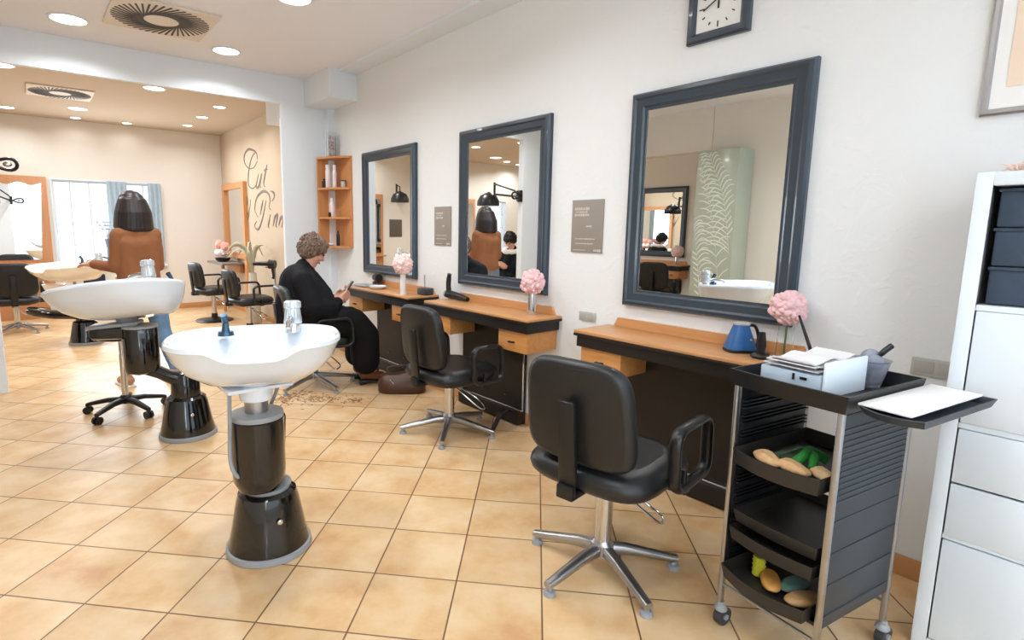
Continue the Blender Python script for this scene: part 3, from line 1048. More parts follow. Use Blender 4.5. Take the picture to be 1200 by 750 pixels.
# tint brush and crumpled film behind the box
t = on_trolley('tint_brush', 'thin black tint brush standing on the trolley behind the foils', 'brush', (0.10, 0.10, 0.8735))
MB().tube([(0.02, -0.01, 0.0), (0.0, 0.01, 0.10), (-0.03, 0.04, 0.21)], [0.006, 0.006, 0.004]).build('brush_handle', M_PLAST, t)
t = on_trolley('plastic_bowl', 'clear crumpled plastic bowl at the back of the trolley top', 'bowl', (0.152, -0.055, 0.8735))
MB().lathe([(0.030, 0.0), (0.036, 0.02), (0.052, 0.085), (0.056, 0.09), (0.049, 0.085), (0.033, 0.02), (0.015, 0.008)], n=30).build('bowl_body', mat('cloudy_plastic', (206, 210, 222), 0.15, trans=0.75), t)
for k in range(3):
    MB().ell((0.014 * k - 0.014, 0.010 * (-1) ** k, 0.07 + 0.012 * k), (0.032, 0.026, 0.026), 14, 9).build('crumpled_film', mat('film', (196, 202, 218), 0.2, trans=0.6), t)
t = on_trolley('paddle_brush', 'black paddle brush leaning up at the back of the trolley', 'brush', (0.150, -0.050, 0.895))
MB().tube(bez([(0, 0.0, 0.0), (0.004, -0.010, 0.05), (0.014, -0.026, 0.09), (0.034, -0.044, 0.118)], 6), [0.009] * 6 + [0.011] * 6 + [0.014] * 6 + [0.012], 10, flat=0.6).build('brush_handle', M_PLAST, t)
# things in the trays
for k, (x, y, l, wd, rz, c, nm) in enumerate(((-0.165, 0.06, 0.11, 0.06, 0.9, (222, 178, 128), 'tan sponge at the front corner of the upper tray'), (-0.16, -0.02, 0.11, 0.055, 1.2, (212, 168, 120), 'tan sponge in the middle of the upper tray'), (-0.135, -0.10, 0.10, 0.045, 1.0, (218, 186, 140), 'tan sponge beside the chrome post in the upper tray'))):
    q = TRM @ Vector((x, y, 0.628))
    o = MB().pad(l, wd, 0.034, Matrix.Translation((0, 0, 0.017)), 3.2).fused('sponge', mat('sponge_%d' % k, c, 0.9, noise=0.15, nscale=60), None, 0.004, 3, 0.012, 0.03)
    o.location = q
    o.rotation_euler = (0, 0, rz)
    tag(o, nm, 'sponge', 'sponges in the upper tray')
t = on_trolley('green_clip', 'bright green hair clip lying on the sponges', 'hair clip', (-0.06, -0.01, 0.635))
MB().tube(bez([(-0.06, 0.02, 0.0), (-0.03, 0.0, 0.03), (0.02, 0.01, 0.035), (0.05, -0.03, 0.01)], 5), [0.016] * 16, 10, flat=0.8).build('clip_jaw', mat('clip_green', (44, 140, 54), 0.5), t)
MB().tube(bez([(-0.05, -0.04, 0.005), (-0.01, -0.02, 0.03), (0.04, 0.03, 0.02)], 5), [0.013] * 11, 10).build('clip_jaw', mat('clip_green', (44, 140, 54), 0.5), t)
t = on_trolley('grey_comb', 'dull green comb at the back of the upper tray', 'comb', (-0.03, 0.07, 0.627))
cb = MB().box((0, 0, 0.01), (0.14, 0.022, 0.02), 0.004)
for k in range(14):
    cb.box((-0.06 + k * 0.009, -0.02, 0.01), (0.004, 0.03, 0.008))
cb.build('comb_body', mat('comb_green', (86, 110, 84), 0.5), t)
o = on_trolley('hair_roller', 'yellow hair roller standing in the lowest tray', 'hair roller', (-0.13, 0.075, 0.221))
rl = MB().lathe([(0.012, 0), (0.019, 0.0), (0.020, 0.004), (0.018, 0.008), (0.018, 0.058), (0.020, 0.062), (0.019, 0.066), (0.012, 0.066)], n=20, caps=False)
for k in range(12):
    a = 2 * PI * k / 12
    for z in (0.018, 0.034, 0.05):
        rl.ell((0.019 * math.cos(a), 0.019 * math.sin(a), z), 0.0026, 6, 4)
rl.build('roller_tube', mat('roller_yellow', (216, 214, 60), 0.5), o)
for k, (x, y, a, c, nm) in enumerate(((-0.15, 0.02, 0.5, (206, 146, 72), 'amber sachet in the lowest tray beside the yellow roller'), (-0.10, -0.03, -0.3, (112, 150, 140), 'grey-green sachet in the middle of the lowest tray'), (-0.15, -0.085, -0.5, (190, 148, 98), 'tan sachet in the lowest tray beside the chrome post'))):
    o = MB().pad(0.12, 0.06, 0.03, Matrix.Translation((0, 0, 0.016)), 2.4).build('sachet', mat('sachet_%d' % k, c, 0.45), None, 50)
    o.location = TRM @ Vector((x, y, 0.2215))
    o.rotation_euler = (0, 0, a)
    tag(o, nm, 'sachet', 'sachets in the lowest tray')


# ------------------------------------------------------------------ white cabinet
def cabinet():
    x0, x1, y0, y1, H = 2.235, 2.655, -0.055, 0.385, 1.545
    t = thing('white_cabinet', 'tall white cabinet with doors and drawers at the right edge of the photo', 'cabinet', ((x0 + x1) / 2, (y0 + y1) / 2, 0), 0)
    dx, dy = (x1 - x0), (y1 - y0)
    c = MB()
    for s in (-1, 1):
        c.box((0, s * (dy / 2 - 0.0195), H / 2), (dx, 0.039, H), 0.002)
    c.box((0, 0, H - 0.0195), (dx, dy - 0.078, 0.039), 0.002).box((0, 0, 0.0195), (dx, dy - 0.078, 0.039), 0.002)
    shelves = (0.405, 0.775, 1.145)
    for z in shelves:
        c.box((0.004, 0, z), (dx - 0.008, dy - 0.078, 0.017))
    c.box((dx / 2 - 0.004, 0, H / 2), (0.006, dy - 0.07, H - 0.07))
    c.build('carcass', M_WHITE, t, 30)
    xi = -dx / 2
    wd = dy - 0.084
    dr = MB().box((xi + 0.010, 0, 0.960), (0.016, wd, 0.350), 0.003).build('door', M_WHITE, t)
    dr2 = MB().box((xi + 0.010, 0, 0.218), (0.016, wd, 0.350), 0.003).build('door', M_WHITE, t)
    M_SHADE = mat('notch_shade', (70, 76, 84), 0.7)  # dark strips stand in for the shade inside the finger notches
    for z in (0.497, 0.677):
        d = MB().box((xi + 0.010, 0, z), (0.016, wd, 0.174), 0.003).box((xi + 0.10, 0, z - 0.01), (0.16, wd - 0.03, 0.12)).build('drawer', M_WHITE, t)
        MB().box((xi + 0.0015, -0.10, z + 0.083), (0.004, 0.12, 0.010), 0.002).build('notch_shade_strip', M_SHADE, d)
    MB().box((xi + 0.0015, -0.10, 0.388), (0.004, 0.12, 0.012), 0.002).build('notch_shade_strip', M_SHADE, dr2)
    return t, (x0 + x1) / 2, (y0 + y1) / 2, xi, wd


CB, cbx, cby, xi, wd = cabinet()
for k in range(3):
    z0 = 1.155 + k * 0.115
    t = thing('storage_box', ('lowest of the three slate-blue felt boxes stacked in the white cabinet', 'middle of the three slate-blue felt boxes stacked in the white cabinet', 'topmost of the three slate-blue felt boxes in the white cabinet')[k], 'box', (cbx, cby, z0), 0, 'felt boxes in the cabinet')
    MB().box((0.005, 0, 0.053), (0.36, wd - 0.02, 0.105), 0.008).build('box_body', M_FELT, t)
    MB().box((0.005, 0, 0.1085), (0.368, wd - 0.012, 0.010), 0.004).build('box_lid', M_FELT, t)
# fluffy pink wrap on top of the cabinet
fl = MB()
random.seed(3)
for k in range(420):
    x, y = random.uniform(-0.14, 0.14), random.uniform(-0.18, 0.13)
    a = random.uniform(0, 2 * PI)
    h = 0.05 * max(0.1, 1 - (x / 0.16) ** 2) * max(0.15, 1 - (y / 0.20) ** 2)
    b = Vector((x, y, random.uniform(0.003, h)))
    e = b + Vector((math.cos(a) * 0.03, math.sin(a) * 0.03, random.uniform(-0.2, 1) * 0.02))
    e.z = max(e.z, 0.003)
    fl.tube([b, (b + e) / 2 + Vector((0, 0, 0.006)), e], [0.0035, 0.003, 0.001], 5)
o = fl.build('feather_wrap', mat('blush_feather', (236, 206, 190), 0.9))
o.location = (2.42, 0.20, 1.545)
tag(o, 'fluffy blush-pink feather wrap on top of the white cabinet', 'feather wrap')


# ------------------------------------------------------------------ clock, picture, signs, plates
t = thing('wall_clock', 'square slate-framed wall clock above the nearest mirror', 'clock', (W, 1.455, 2.42), 0)
pl = basis((0, 1, 0), (0, 0, 1), (-1, 0, 0))
MB().frame(0.305, 0.30, [(0, 0), (0, 0.022), (0.008, 0.034), (0.030, 0.036), (0.044, 0.022), (0.044, 0)], pl).build('frame', M_SLATE, t, 20)
MB().box((-0.012, 0, 0), (0.010, 0.225, 0.22)).build('clock_face', mat('clock_white', (232, 232, 228), 0.4), t)
tk = MB()
for k in range(12):
    a = 2 * PI * k / 12
    l = 0.026 if k % 3 == 0 else 0.014
    tk.box((-0.0185, 0.083 * math.sin(a), 0.083 * math.cos(a)), (0.003, 0.005, l), rot=(-a, 0, 0))
tk.build('hour_marks', M_PLAST, t)
MB().box((-0.0215, 0.0, 0.025), (0.002, 0.008, 0.08)).build('hour_hand', M_PLAST, t)
MB().box((-0.024, 0.03, 0.015), (0.002, 0.006, 0.10), rot=(R(60), 0, 0)).build('minute_hand', M_PLAST, t)

t = thing('framed_picture', 'silver-framed picture with a peach print on the wall above the cabinet', 'picture', (W, 0.165, 2.10), 0)
MB().frame(0.62, 0.66, [(0, 0), (0, 0.018), (0.006, 0.024), (0.016, 0.024), (0.022, 0.014), (0.022, 0)], pl).build('frame', M_ALU, t, 20)
MB().box((-0.008, 0, 0), (0.008, 0.585, 0.625)).build('mat_board', M_PAPER, t)
MB().box((-0.0135, 0.0, -0.10), (0.003, 0.50, 0.28)).box((-0.0135, 0.0, 0.16), (0.003, 0.48, 0.17)).build('peach_print', mat('peach', (238, 214, 192), 0.7), t)


def sign(y0, y1, z0, z1, label):
    t = thing('wall_sign', label, 'sign', (W, (y0 + y1) / 2, (z0 + z1) / 2), 0, 'taupe wall signs')
    wy, hz = y1 - y0, z1 - z0
    MB().box((-0.004, 0, 0), (0.008, wy, hz), 0.001).build('sign_plate', M_SIGN, t)
    tx = MB()
    random.seed(11)
    for zz, a, b, h in ((0.33, 0.40, -0.05, 0.020), (0.27, 0.38, 0.02, 0.010), (0.215, 0.40, -0.05, 0.018), (0.0, 0.02, -0.16, 0.012), (-0.24, 0.36, -0.28, 0.007), (-0.33, 0.36, -0.22, 0.007), (-0.455, 0.42, 0.0, 0.006), (-0.455, -0.24, -0.46, 0.018)):
        y = a * wy
        while y > b * wy + 0.006:
            l = random.uniform(0.004, 0.012)
            tx.box((-0.0085, y - l / 2, zz * hz), (0.001, l, h * random.uniform(0.55, 1)))
            y -= l + 0.003
    tx.build('sign_text', mat('sign_print', (206, 198, 188), 0.5), t)


sign(2.075, 2.313, 1.229, 1.545, 'taupe wall sign with pale print between the nearest and the middle mirror')
sign(3.567, 3.794, 1.228, 1.54, 'taupe wall sign with pale print between the middle and the far mirror')
t = thing('wall_sign', 'small dark sign on the back wall, seen only in the far mirror', 'sign', (-0.78, YB, 1.36), 0)
MB().box((0, -0.005, 0), (0.30, 0.01, 0.36), 0.001).build('sign_plate', mat('sign_dark', (96, 90, 82), 0.5), t)


def plate(y0, y1, z0, z1, label):
    t = thing('socket_plate', label, 'socket', (W, (y0 + y1) / 2, (z0 + z1) / 2), 0, 'grey wall socket plates')
    MB().box((-0.005, 0, 0), (0.010, y1 - y0, z1 - z0), 0.003).build('cover', M_GREY, t)
    MB().box((-0.0108, (y1 - y0) * 0.24, 0), (0.002, (y1 - y0) * 0.4, (z1 - z0) * 0.7), 0.001).box((-0.0108, -(y1 - y0) * 0.24, 0), (0.002, (y1 - y0) * 0.4, (z1 - z0) * 0.7), 0.001).build('socket_flaps', mat('plate_flap', (176, 174, 168), 0.5), t)


plate(2.10, 2.225, 0.812, 0.868, 'grey socket plate on the wall between the near and middle desks')
plate(0.42, 0.572, 0.826, 0.894, 'grey socket plate on the wall above the trolley')

# ------------------------------------------------------------------ wall lettering (strokes traced on the wall)
LET = {
    'C': [[(8.21, 2.32), (8.24, 2.41), (8.43, 2.47), (8.63, 2.49), (8.8, 2.42), (8.79, 2.31), (8.6, 2.22), (8.36, 2.22), (8.22, 2.29)], [(8.27, 2.42), (8.44, 2.37), (8.59, 2.23), (8.66, 2.08), (8.64, 1.97), (8.47, 1.92), (8.33, 1.96)]],
    'u': [[(8.18, 2.11), (8.29, 1.98), (8.3, 1.93), (8.2, 1.94), (8.05, 2.1), (8.14, 1.94), (8.09, 1.92)]],
    't': [[(7.81, 2.21), (7.9, 2.1), (7.98, 1.96), (7.93, 1.92)], [(7.95, 2.14), (7.8, 2.15)]],
    'amp': [[(8.81, 1.88), (8.74, 1.76), (8.8, 1.63), (8.73, 1.56), (8.61, 1.71), (8.61, 1.77)], [(8.68, 1.59), (8.72, 1.52), (8.77, 1.46)]],
    'P': [[(7.91, 1.73), (8.07, 1.51), (8.25, 1.35), (8.38, 1.33), (8.47, 1.38), (8.36, 1.44)], [(8.29, 1.5), (8.42, 1.62), (8.29, 1.79), (8.02, 1.86), (7.81, 1.82), (7.75, 1.73), (7.8, 1.63), (7.73, 1.6)], [(8.04, 1.74), (8.11, 1.64), (8.19, 1.53)], [(7.72, 1.85), (7.59, 1.82), (7.58, 1.76), (7.68, 1.71)]],
    'i': [[(7.76, 1.53), (7.86, 1.38), (7.83, 1.35)]],
    'n': [[(7.57, 1.53), (7.67, 1.37)], [(7.64, 1.43), (7.51, 1.53), (7.49, 1.49), (7.56, 1.38), (7.51, 1.36)]],
    'n2': [[(7.35, 1.51), (7.45, 1.38)], [(7.42, 1.43), (7.3, 1.5), (7.28, 1.46), (7.34, 1.36)]],
}
t = thing('wall_lettering', 'swirly grey script lettering on the taupe wall of the back room', 'lettering', (W, 8.2, 1.9), 0)
for key, strokes in LET.items():
    mb = MB()
    for s in strokes:
        pts = bez([(-0.004, y - 8.2, z - 1.9) for y, z in s], 7)
        k = len(pts)
        rad = [0.006 + 0.014 * abs(math.sin(PI * i / (k - 1))) * (0.55 + 0.45 * math.sin(5 * i / k)) for i in range(k)]
        mb.tube(pts, rad, 8, flat=0.3, upv=(0, 0.6, 0.8))
    mb.build('letter', M_LETTER, t)

# ------------------------------------------------------------------ corner shelf with bottles
# corner at (2.59, 5.735) .. along the pier to x = 2.46, along the wall to y = 5.28
CX, CY = 2.590, 5.69
t = thing('corner_shelf', 'orange wooden corner shelf unit hanging between pier and mirror wall', 'shelf', (0, 0, 0), 0)


def quarter(n=10, e=0.0):
    # shelf outline: inner corner, along right wall, curved front, along pier
    pts = [(2.668, CY), (2.668, 5.29 - e)]
    for i in range(n + 1):
        a = i / n
        x = 2.645 + (2.47 - 2.645) * a
        y = 5.29 + (CY - 5.29) * a
        b = 0.06 * math.sin(PI * a)
        pts.append((x - b * 0.92, y - b * 0.35))
    return pts


for z in (1.150, 1.452, 1.755, 2.070):
    MB().prism(quarter(), z, z + 0.02).build('shelf_board', M_WOODO, t, 20)
MB().box((2.662, (5.27 + CY) / 2, 1.62), (0.014, CY - 5.27, 0.94)).build('side_panel', M_WOODO, t)
MB().box((2.567, CY - 0.006, 1.62), (0.20, 0.014, 0.94)).build('side_panel', M_WOODO, t)


def bottle(x, y, z, r, h, m, label, cap=None, neck=0.45, name='bottle'):
    t = thing(name, label, 'bottle', (x, y, z), 0, 'bottles on the corner shelf')
    MB().lathe([(r * 0.9, 0), (r, 0.004), (r, h * 0.72), (r * 0.8, h * 0.78), (r * neck, h * 0.82), (r * neck, h * 0.86)], n=20).build('bottle_body', m, t)
    MB().lathe([(r * neck * 1.15, h * 0.86), (r * neck * 1.15, h * 0.985), (r * neck, h)], n=16).build('bottle_cap', cap or m, t)


M_BW = mat('bottle_white', (236, 226, 226), 0.35)
M_BK = mat('bottle_black', (44, 38, 36), 0.3)
bottle(2.505, 5.60, 1.775, 0.022, 0.095, M_BK, 'small black bottle on the top compartment, nearest the pier')
bottle(2.525, 5.54, 1.775, 0.026, 0.235, M_BW, 'tall white bottle in the top compartment beside the small black one', neck=0.8)
bottle(2.585, 5.51, 1.775, 0.022, 0.235, M_BW, 'slim pinkish-white bottle in the middle of the top compartment', neck=0.7)
bottle(2.625, 5.39, 1.775, 0.026, 0.075, mat('jar_silver', (200, 190, 180), 0.3), 'small silver jar with dark lid in the top compartment near the mirror wall', M_BK, 0.95)
bottle(2.56, 5.53, 1.472, 0.024, 0.20, M_BW, 'white spray bottle alone in the middle compartment', None, 0.6)
bottle(2.53, 5.53, 1.472, 0.016, 0.05, M_BK, 'small dark pot beside the white bottle in the middle compartment', None, 0.8)
bottle(2.60, 5.49, 1.170, 0.018, 0.16, M_BK, 'slim black bottle in the lowest compartment')
t = thing('soap_dish', 'white oblong dish in the lowest compartment of the corner shelf', 'dish', (2.535, 5.55, 1.170), 0)
MB().pad(0.07, 0.10, 0.03, Matrix.Translation((0, 0, 0.016)), 3).build('dish_body', M_BW, t)
# glass vase with pebbles on top of the shelf
t = thing('glass_cylinder', 'clear cylinder vase of mauve and white pebbles on top of the corner shelf', 'vase', (2.585, 5.575, 2.09), 0)
MB().lathe([(0.045, 0.0), (0.05, 0.004), (0.05, 0.26), (0.047, 0.26), (0.046, 0.01), (0.02, 0.008)], n=28).build('glass_wall', M_GLASS, t)
random.seed(5)
pw, pm = MB(), MB()
for k in range(70):
    a = random.uniform(0, 2 * PI)
    r = random.uniform(0.0, 0.030)
    (pw if random.random() < 0.5 else pm).ell((r * math.cos(a), r * math.sin(a), 0.022 + random.random() * 0.20), random.uniform(0.009, 0.014), 8, 6)
pw.build('white_pebbles', M_BW, t)['kind'] = 'stuff'
pm.build('mauve_pebbles', mat('mauve', (206, 168, 182), 0.4), t)['kind'] = 'stuff'


# ------------------------------------------------------------------ flower vases
def flower_head(mb, c, r, n, seed, pr=0.30):
    random.seed(seed)
    c = Vector(c)
    mb.ell(c, r * 0.72, 14, 10)
    for k in range(n):
        z = 1 - 2 * (k + 0.5) / n
        a = k * 2.39996
        s = math.sqrt(max(0, 1 - z * z))
        d = Vector((s * math.cos(a), s * math.sin(a), z))
        p = c + d * r * random.uniform(0.62, 0.86)
        q = d.to_track_quat('Z', 'Y').to_euler()
        mb.ell(p, (r * pr * random.uniform(0.8, 1.2), r * pr * random.uniform(0.8, 1.2), r * 0.24), 9, 6, (q.x + random.uniform(-.5, .5), q.y + random.uniform(-.5, .5), q.z))


def vase(x, y, z, h, r, fr, label, vm, fm, seed):
    t = thing('flower_vase', label, 'vase', (x, y, z), 0, 'vases with pink flower balls')
    MB().lathe([(r, 0), (r * 1.02, 0.004), (r * 0.92, h * 0.5), (r * 0.80, h), (r * 0.72, h), (r * 0.82, h * 0.5), (r * 0.88, 0.012), (r * 0.3, 0.010)], n=30).build('vase_body', vm, t)
    MB().tube([(0, 0, 0.015), (0.002, 0, h * 0.6), (0, 0, h + fr * 0.5)], 0.004).build('stem', mat('stem_green', (104, 124, 84), 0.6), t)
    b = MB()
    flower_head(b, (0, 0, h + fr * 0.70), fr, 130, seed, 0.22)
    b.build('flower_head', fm, t, 80)


vase(2.585, 1.00, 0.816, 0.170, 0.036, 0.076, 'pink flower ball in a clear flared vase behind the trolley', M_GLASS, M_PINK, 1)
vase(2.545, 2.52, 0.816, 0.155, 0.032, 0.082, 'pink flower ball in a silvered vase at the near end of the middle desk', M_SILVERV, M_PINK, 2)
vase(2.42, 3.90, 0.816, 0.19, 0.027, 0.086, 'pale pink flower ball in a slim white vase on the far desk', mat('white_glass', (232, 228, 226), 0.15), M_PINKP, 3)
vase(-2.98, 4.95, 0.816, 0.15, 0.034, 0.10, 'pink flower ball on the opposite desk, seen only within the nearest mirror', M_SILVERV, M_PINKP, 4)

# ------------------------------------------------------------------ things on the desks
t = thing('measuring_jug', 'blue tapered jug with black handle and base on the nearest desk', 'jug', (2.555, 1.18, 0.816), R(-40))
rings = []
for s, z in ((0.062, 0.012), (0.060, 0.03), (0.032, 0.118), (0.030, 0.126)):
    rings.append([Vector((p.x, p.y, z)) for p in MB._se(s, s * 0.8, 0, 5, 28)])
MB().loft(rings).build('jug_body', mat('jug_blue', (44, 98, 158), 0.3, noise=0.2, nscale=20), t, 60)
MB().loft([[Vector((p.x, p.y, z)) for p in MB._se(s, s * 0.8, 0, 5, 28)] for s, z in ((0.064, 0), (0.064, 0.013), (0.060, 0.014))]).build('jug_base', M_PLAST, t, 30)
MB().loft([[Vector((p.x, p.y, z)) for p in MB._se(s, s * 0.8, 0, 5, 28)] for s, z in ((0.031, 0.124), (0.034, 0.128), (0.033, 0.136), (0.02, 0.137))]).build('jug_rim', M_GREY, t, 30)
MB().tube(bez([(0.030, 0, 0.122), (0.062, 0, 0.118), (0.082, 0, 0.07), (0.078, 0, 0.03), (0.056, 0, 0.015)], 6), 0.007, 8, flat=1.4).build('jug_handle', M_PLAST, t)
MB().ell((0.03, -0.038, 0.06), (0.006, 0.003, 0.006), 10, 6).build('jug_button', M_GREY, t)

t = thing('trimmer_stand', 'black hair trimmer upright in its charging stand behind the flower vase', 'hair trimmer', (2.495, 1.06, 0.816), 0)
MB().pad(0.09, 0.07, 0.022, Matrix.Translation((0, 0, 0.011)), 3).build('charging_base', M_PLAST, t)
MB().tube([(0, 0, 0.015), (0.004, 0.0, 0.06), (0.0, 0.0, 0.115)], [0.017, 0.019, 0.013], 12).build('trimmer_body', M_PLAST, t)

t = thing('hair_dryer', 'black hair dryer lying on the middle desk with its handle up', 'hair dryer', (2.585, 3.42, 0.816), R(-95))
MB().tube([(-0.09, 0, 0.034), (-0.04, 0, 0.034), (0.06, 0, 0.032), (0.20, 0, 0.022)], [0.030, 0.033, 0.028, 0.018], 14).build('barrel', M_PLAST, t)
MB().tube(bez([(-0.07, 0, 0.05), (-0.078, 0, 0.11), (-0.07, 0, 0.17), (-0.062, 0, 0.195)], 5), [0.020] * 10 + [0.017] * 6, 12).build('handle', M_PLAST, t)
MB().cyl((-0.115, 0, 0.034), (-0.09, 0, 0.034), 0.028, 0.031).build('rear_grille', M_GREYM, t)

t = thing('clipper_holder', 'dark grey box holder with a thin rod between the far and middle desks', 'holder', (2.575, 3.80, 0.816), 0)
MB().box((0, 0, 0.028), (0.09, 0.12, 0.056), 0.008).build('holder_box', mat('holder_grey', (58, 60, 62), 0.45), t)
MB().tube([(0.02, 0.035, 0.05), (0.02, 0.04, 0.16)], [0.005, 0.006]).build('holder_rod', M_GREYM, t)
t = thing('desk_tray', 'flat grey tool tray on the far desk behind the woman\'s hands', 'tray', (2.47, 4.68, 0.816), R(5))
MB().pad(0.14, 0.22, 0.018, Matrix.Translation((0, 0, 0.0095)), 4).build('tray_plate', M_GREYM, t)
t = thing('dish', 'round white dish on the far desk', 'dish', (2.47, 4.42, 0.816), 0)
MB().lathe([(0.05, 0), (0.075, 0.012), (0.085, 0.026), (0.081, 0.026), (0.07, 0.014), (0.02, 0.006)], n=30).build('dish_body', M_CERAM, t)
t = thing('hair_dryer', 'black hair dryer lying at the far end of the desk by the wall', 'hair dryer', (2.60, 4.66, 0.816), R(80))
MB().tube([(-0.06, 0, 0.075), (0.0, 0, 0.08), (0.07, 0, 0.072)], [0.038, 0.042, 0.028], 14).build('barrel', M_PLAST, t)
MB().tube([(0.0, 0, 0.06), (0.03, 0.0, 0.03), (0.09, 0, 0.02)], [0.020, 0.019, 0.017], 10).build('handle', M_PLAST, t)
MB().tube([(0.0, 0, 0.06), (-0.03, 0.0, 0.02), (-0.06, 0.0, 0.012)], [0.02, 0.014, 0.010], 10).build('cord_end', M_PLAST, t)


# handbag on the floor by the far desk
def handbag():
    t = thing('handbag', 'dark brown leather handbag on the floor by the seated woman', 'handbag', (2.38, 3.86, 0), R(-36))
    rings = []
    for s, z in ((0.90, 0.0), (1.0, 0.02), (1.0, 0.09), (0.92, 0.125), (0.72, 0.155), (0.50, 0.165)):
        rings.append([Vector((p.x, p.y, z + 0.012 * math.sin(p.x * 25))) if z > 0.1 else Vector((p.x, p.y, z)) for p in MB._se(0.20 * s, 0.10 * s * (1 if z < 0.1 else 0.7), 0, 3, 36)])
    MB().loft(rings).build('bag_body', M_BAG, t, 60)
    MB().tube(bez([(-0.11, 0, 0.15), (-0.12, 0.03, 0.20), (0.03, 0.05, 0.215), (0.13, 0.02, 0.17), (0.10, 0, 0.145)], 6), 0.010, 8, flat=0.5).build('bag_handle', M_BAG, t)
    MB().tube([(-0.10, -0.082, 0.13), (-0.06, -0.093, 0.09)], 0.005).build('bag_zip', M_CHROME, t)
    MB().ell((0.09, -0.085, 0.08), 0.010, 10, 8).build('bag_stud', M_CHROME, t)


handbag()

# hair cut off on the floor
random.seed(9)
hc = MB()
for k in range(300):
    g = random.choice(((1.62, 4.30, .07), (1.72, 4.08, .06), (1.95, 3.86, .05), (1.50, 4.22, .06), (1.84, 3.98, .05), (1.62, 4.12, .14)))
    x, y = random.gauss(g[0], g[2]), random.gauss(g[1], g[2] * 0.7)
    a = random.uniform(0, 2 * PI)
    l = random.uniform(0.01, 0.035)
    p = Vector((x, y, 0.003))
    d = Vector((math.cos(a), math.sin(a), 0)) * l
    s = Vector((-d.y, d.x, 0)) * random.uniform(-0.5, 0.5)
    hc.tube([p, p + d * 0.5 + s, p + d], [0.001, 0.0018, 0.001], 5)
o = hc.build('hair_clippings', mat('clippings', (150, 104, 72), 0.7))
tag(o, 'brown hair clippings scattered on the tiles under the seated woman\'s chair', 'hair', None, 'stuff')


# ------------------------------------------------------------------ back room: wood-panel mirror, tall mirror, shelf
def panel_mirror(x0, x1, label):
    t = thing('panel_mirror', label, 'mirror', ((x0 + x1) / 2, YB - 0.02, 0), 0, 'wooden mirror panels on the back wall')
    wdt = x1 - x0
    MB().box((0, 0, 1.02), (wdt, 0.04, 2.04), 0.004).build('wood_panel', M_WOODP, t)
    hw = wdt / 2
    top = [(-hw + 0.06 + (wdt - 0.12) * i / 16, 1.93 + 0.020 * math.sin(i * 0.85)) for i in range(17)]
    poly = [(-hw + 0.06, 0.86), (hw - 0.13, 0.86)] + top[::-1]
    MB().prism(poly, 0, 0.006, basis((1, 0, 0), (0, 0, 1), (0, -1, 0), (0, -0.021, 0))).build('mirror_glass', M_MIRROR, t, 0)
    MB().box((0, -0.09, 0.80), (wdt, 0.14, 0.03), 0.006).build('ledge', M_WOODP, t)
    return t


panel_mirror(-0.46, 0.26, 'tall wooden panel with a wavy-topped mirror left of the back window')
panel_mirror(-2.9, -2.2, 'wooden mirror panel farther along the back wall, seen only in the middle mirror')

t = thing('tall_mirror', 'tall narrow mirror in an orange wood frame on the lettered wall', 'mirror', (W, 9.34, 0), 0)
MB().frame(1.16, 1.18, [(0, 0), (0, 0.06), (0.09, 0.06), (0.09, 0.02), (0.09, 0)], basis((0, 1, 0), (0, 0, 1), (-1, 0, 0), (0, 0, 1.45))).build('frame', M_WOODO, t, 20)
MB().box((-0.012, 0, 1.45), (0.012, 1.0, 1.02)).build('mirror_glass', M_MIRROR, t, 0)
MB().box((-0.03, -0.52, 0.45), (0.05, 0.10, 0.86), 0.004).build('side_post', M_WOODO, t)
t = thing('console_shelf', 'slim grey-topped console below the tall wooden mirror', 'shelf', (W - 0.20, 9.35, 0), 0)
MB().box((0, 0, 0.785), (0.36, 0.90, 0.03), 0.006).build('shelf_top', mat('console_top', (120, 112, 104), 0.4), t)
MB().box((0.14, 0, 0.70), (0.05, 0.7, 0.13), 0.004).build('shelf_bracket', M_WOODO, t)
MB().cyl((-0.05, 0, 0.0), (-0.05, 0, 0.77), 0.025).build('shelf_leg', M_WOODO, t)
t = thing('flower_bouquet', 'bouquet of coral and white flowers in a dark bowl on the console', 'flowers', (2.44, 9.40, 0.801), 0)
MB().lathe([(0.06, 0), (0.10, 0.02), (0.12, 0.06), (0.11, 0.065), (0.05, 0.03)], n=26).build('bowl', M_PLAST, t)
for k, (x, y, z, r, m) in enumerate(((-0.03, 0.05, 0.27, 0.07, 'c'), (0.03, -0.05, 0.25, 0.065, 'c'), (-0.05, -0.05, 0.14, 0.06, 'w'), (0.05, 0.04, 0.13, 0.06, 'w'), (-0.06, 0.06, 0.14, 0.055, 'w'))):
    b = MB()
    flower_head(b, (x, y, z), r, 26, 20 + k, 0.42)
    b.build('bloom', mat('coral_petals', (238, 176, 160), 0.7) if m == 'c' else mat('white_petals', (236, 224, 222), 0.7), t, 80)

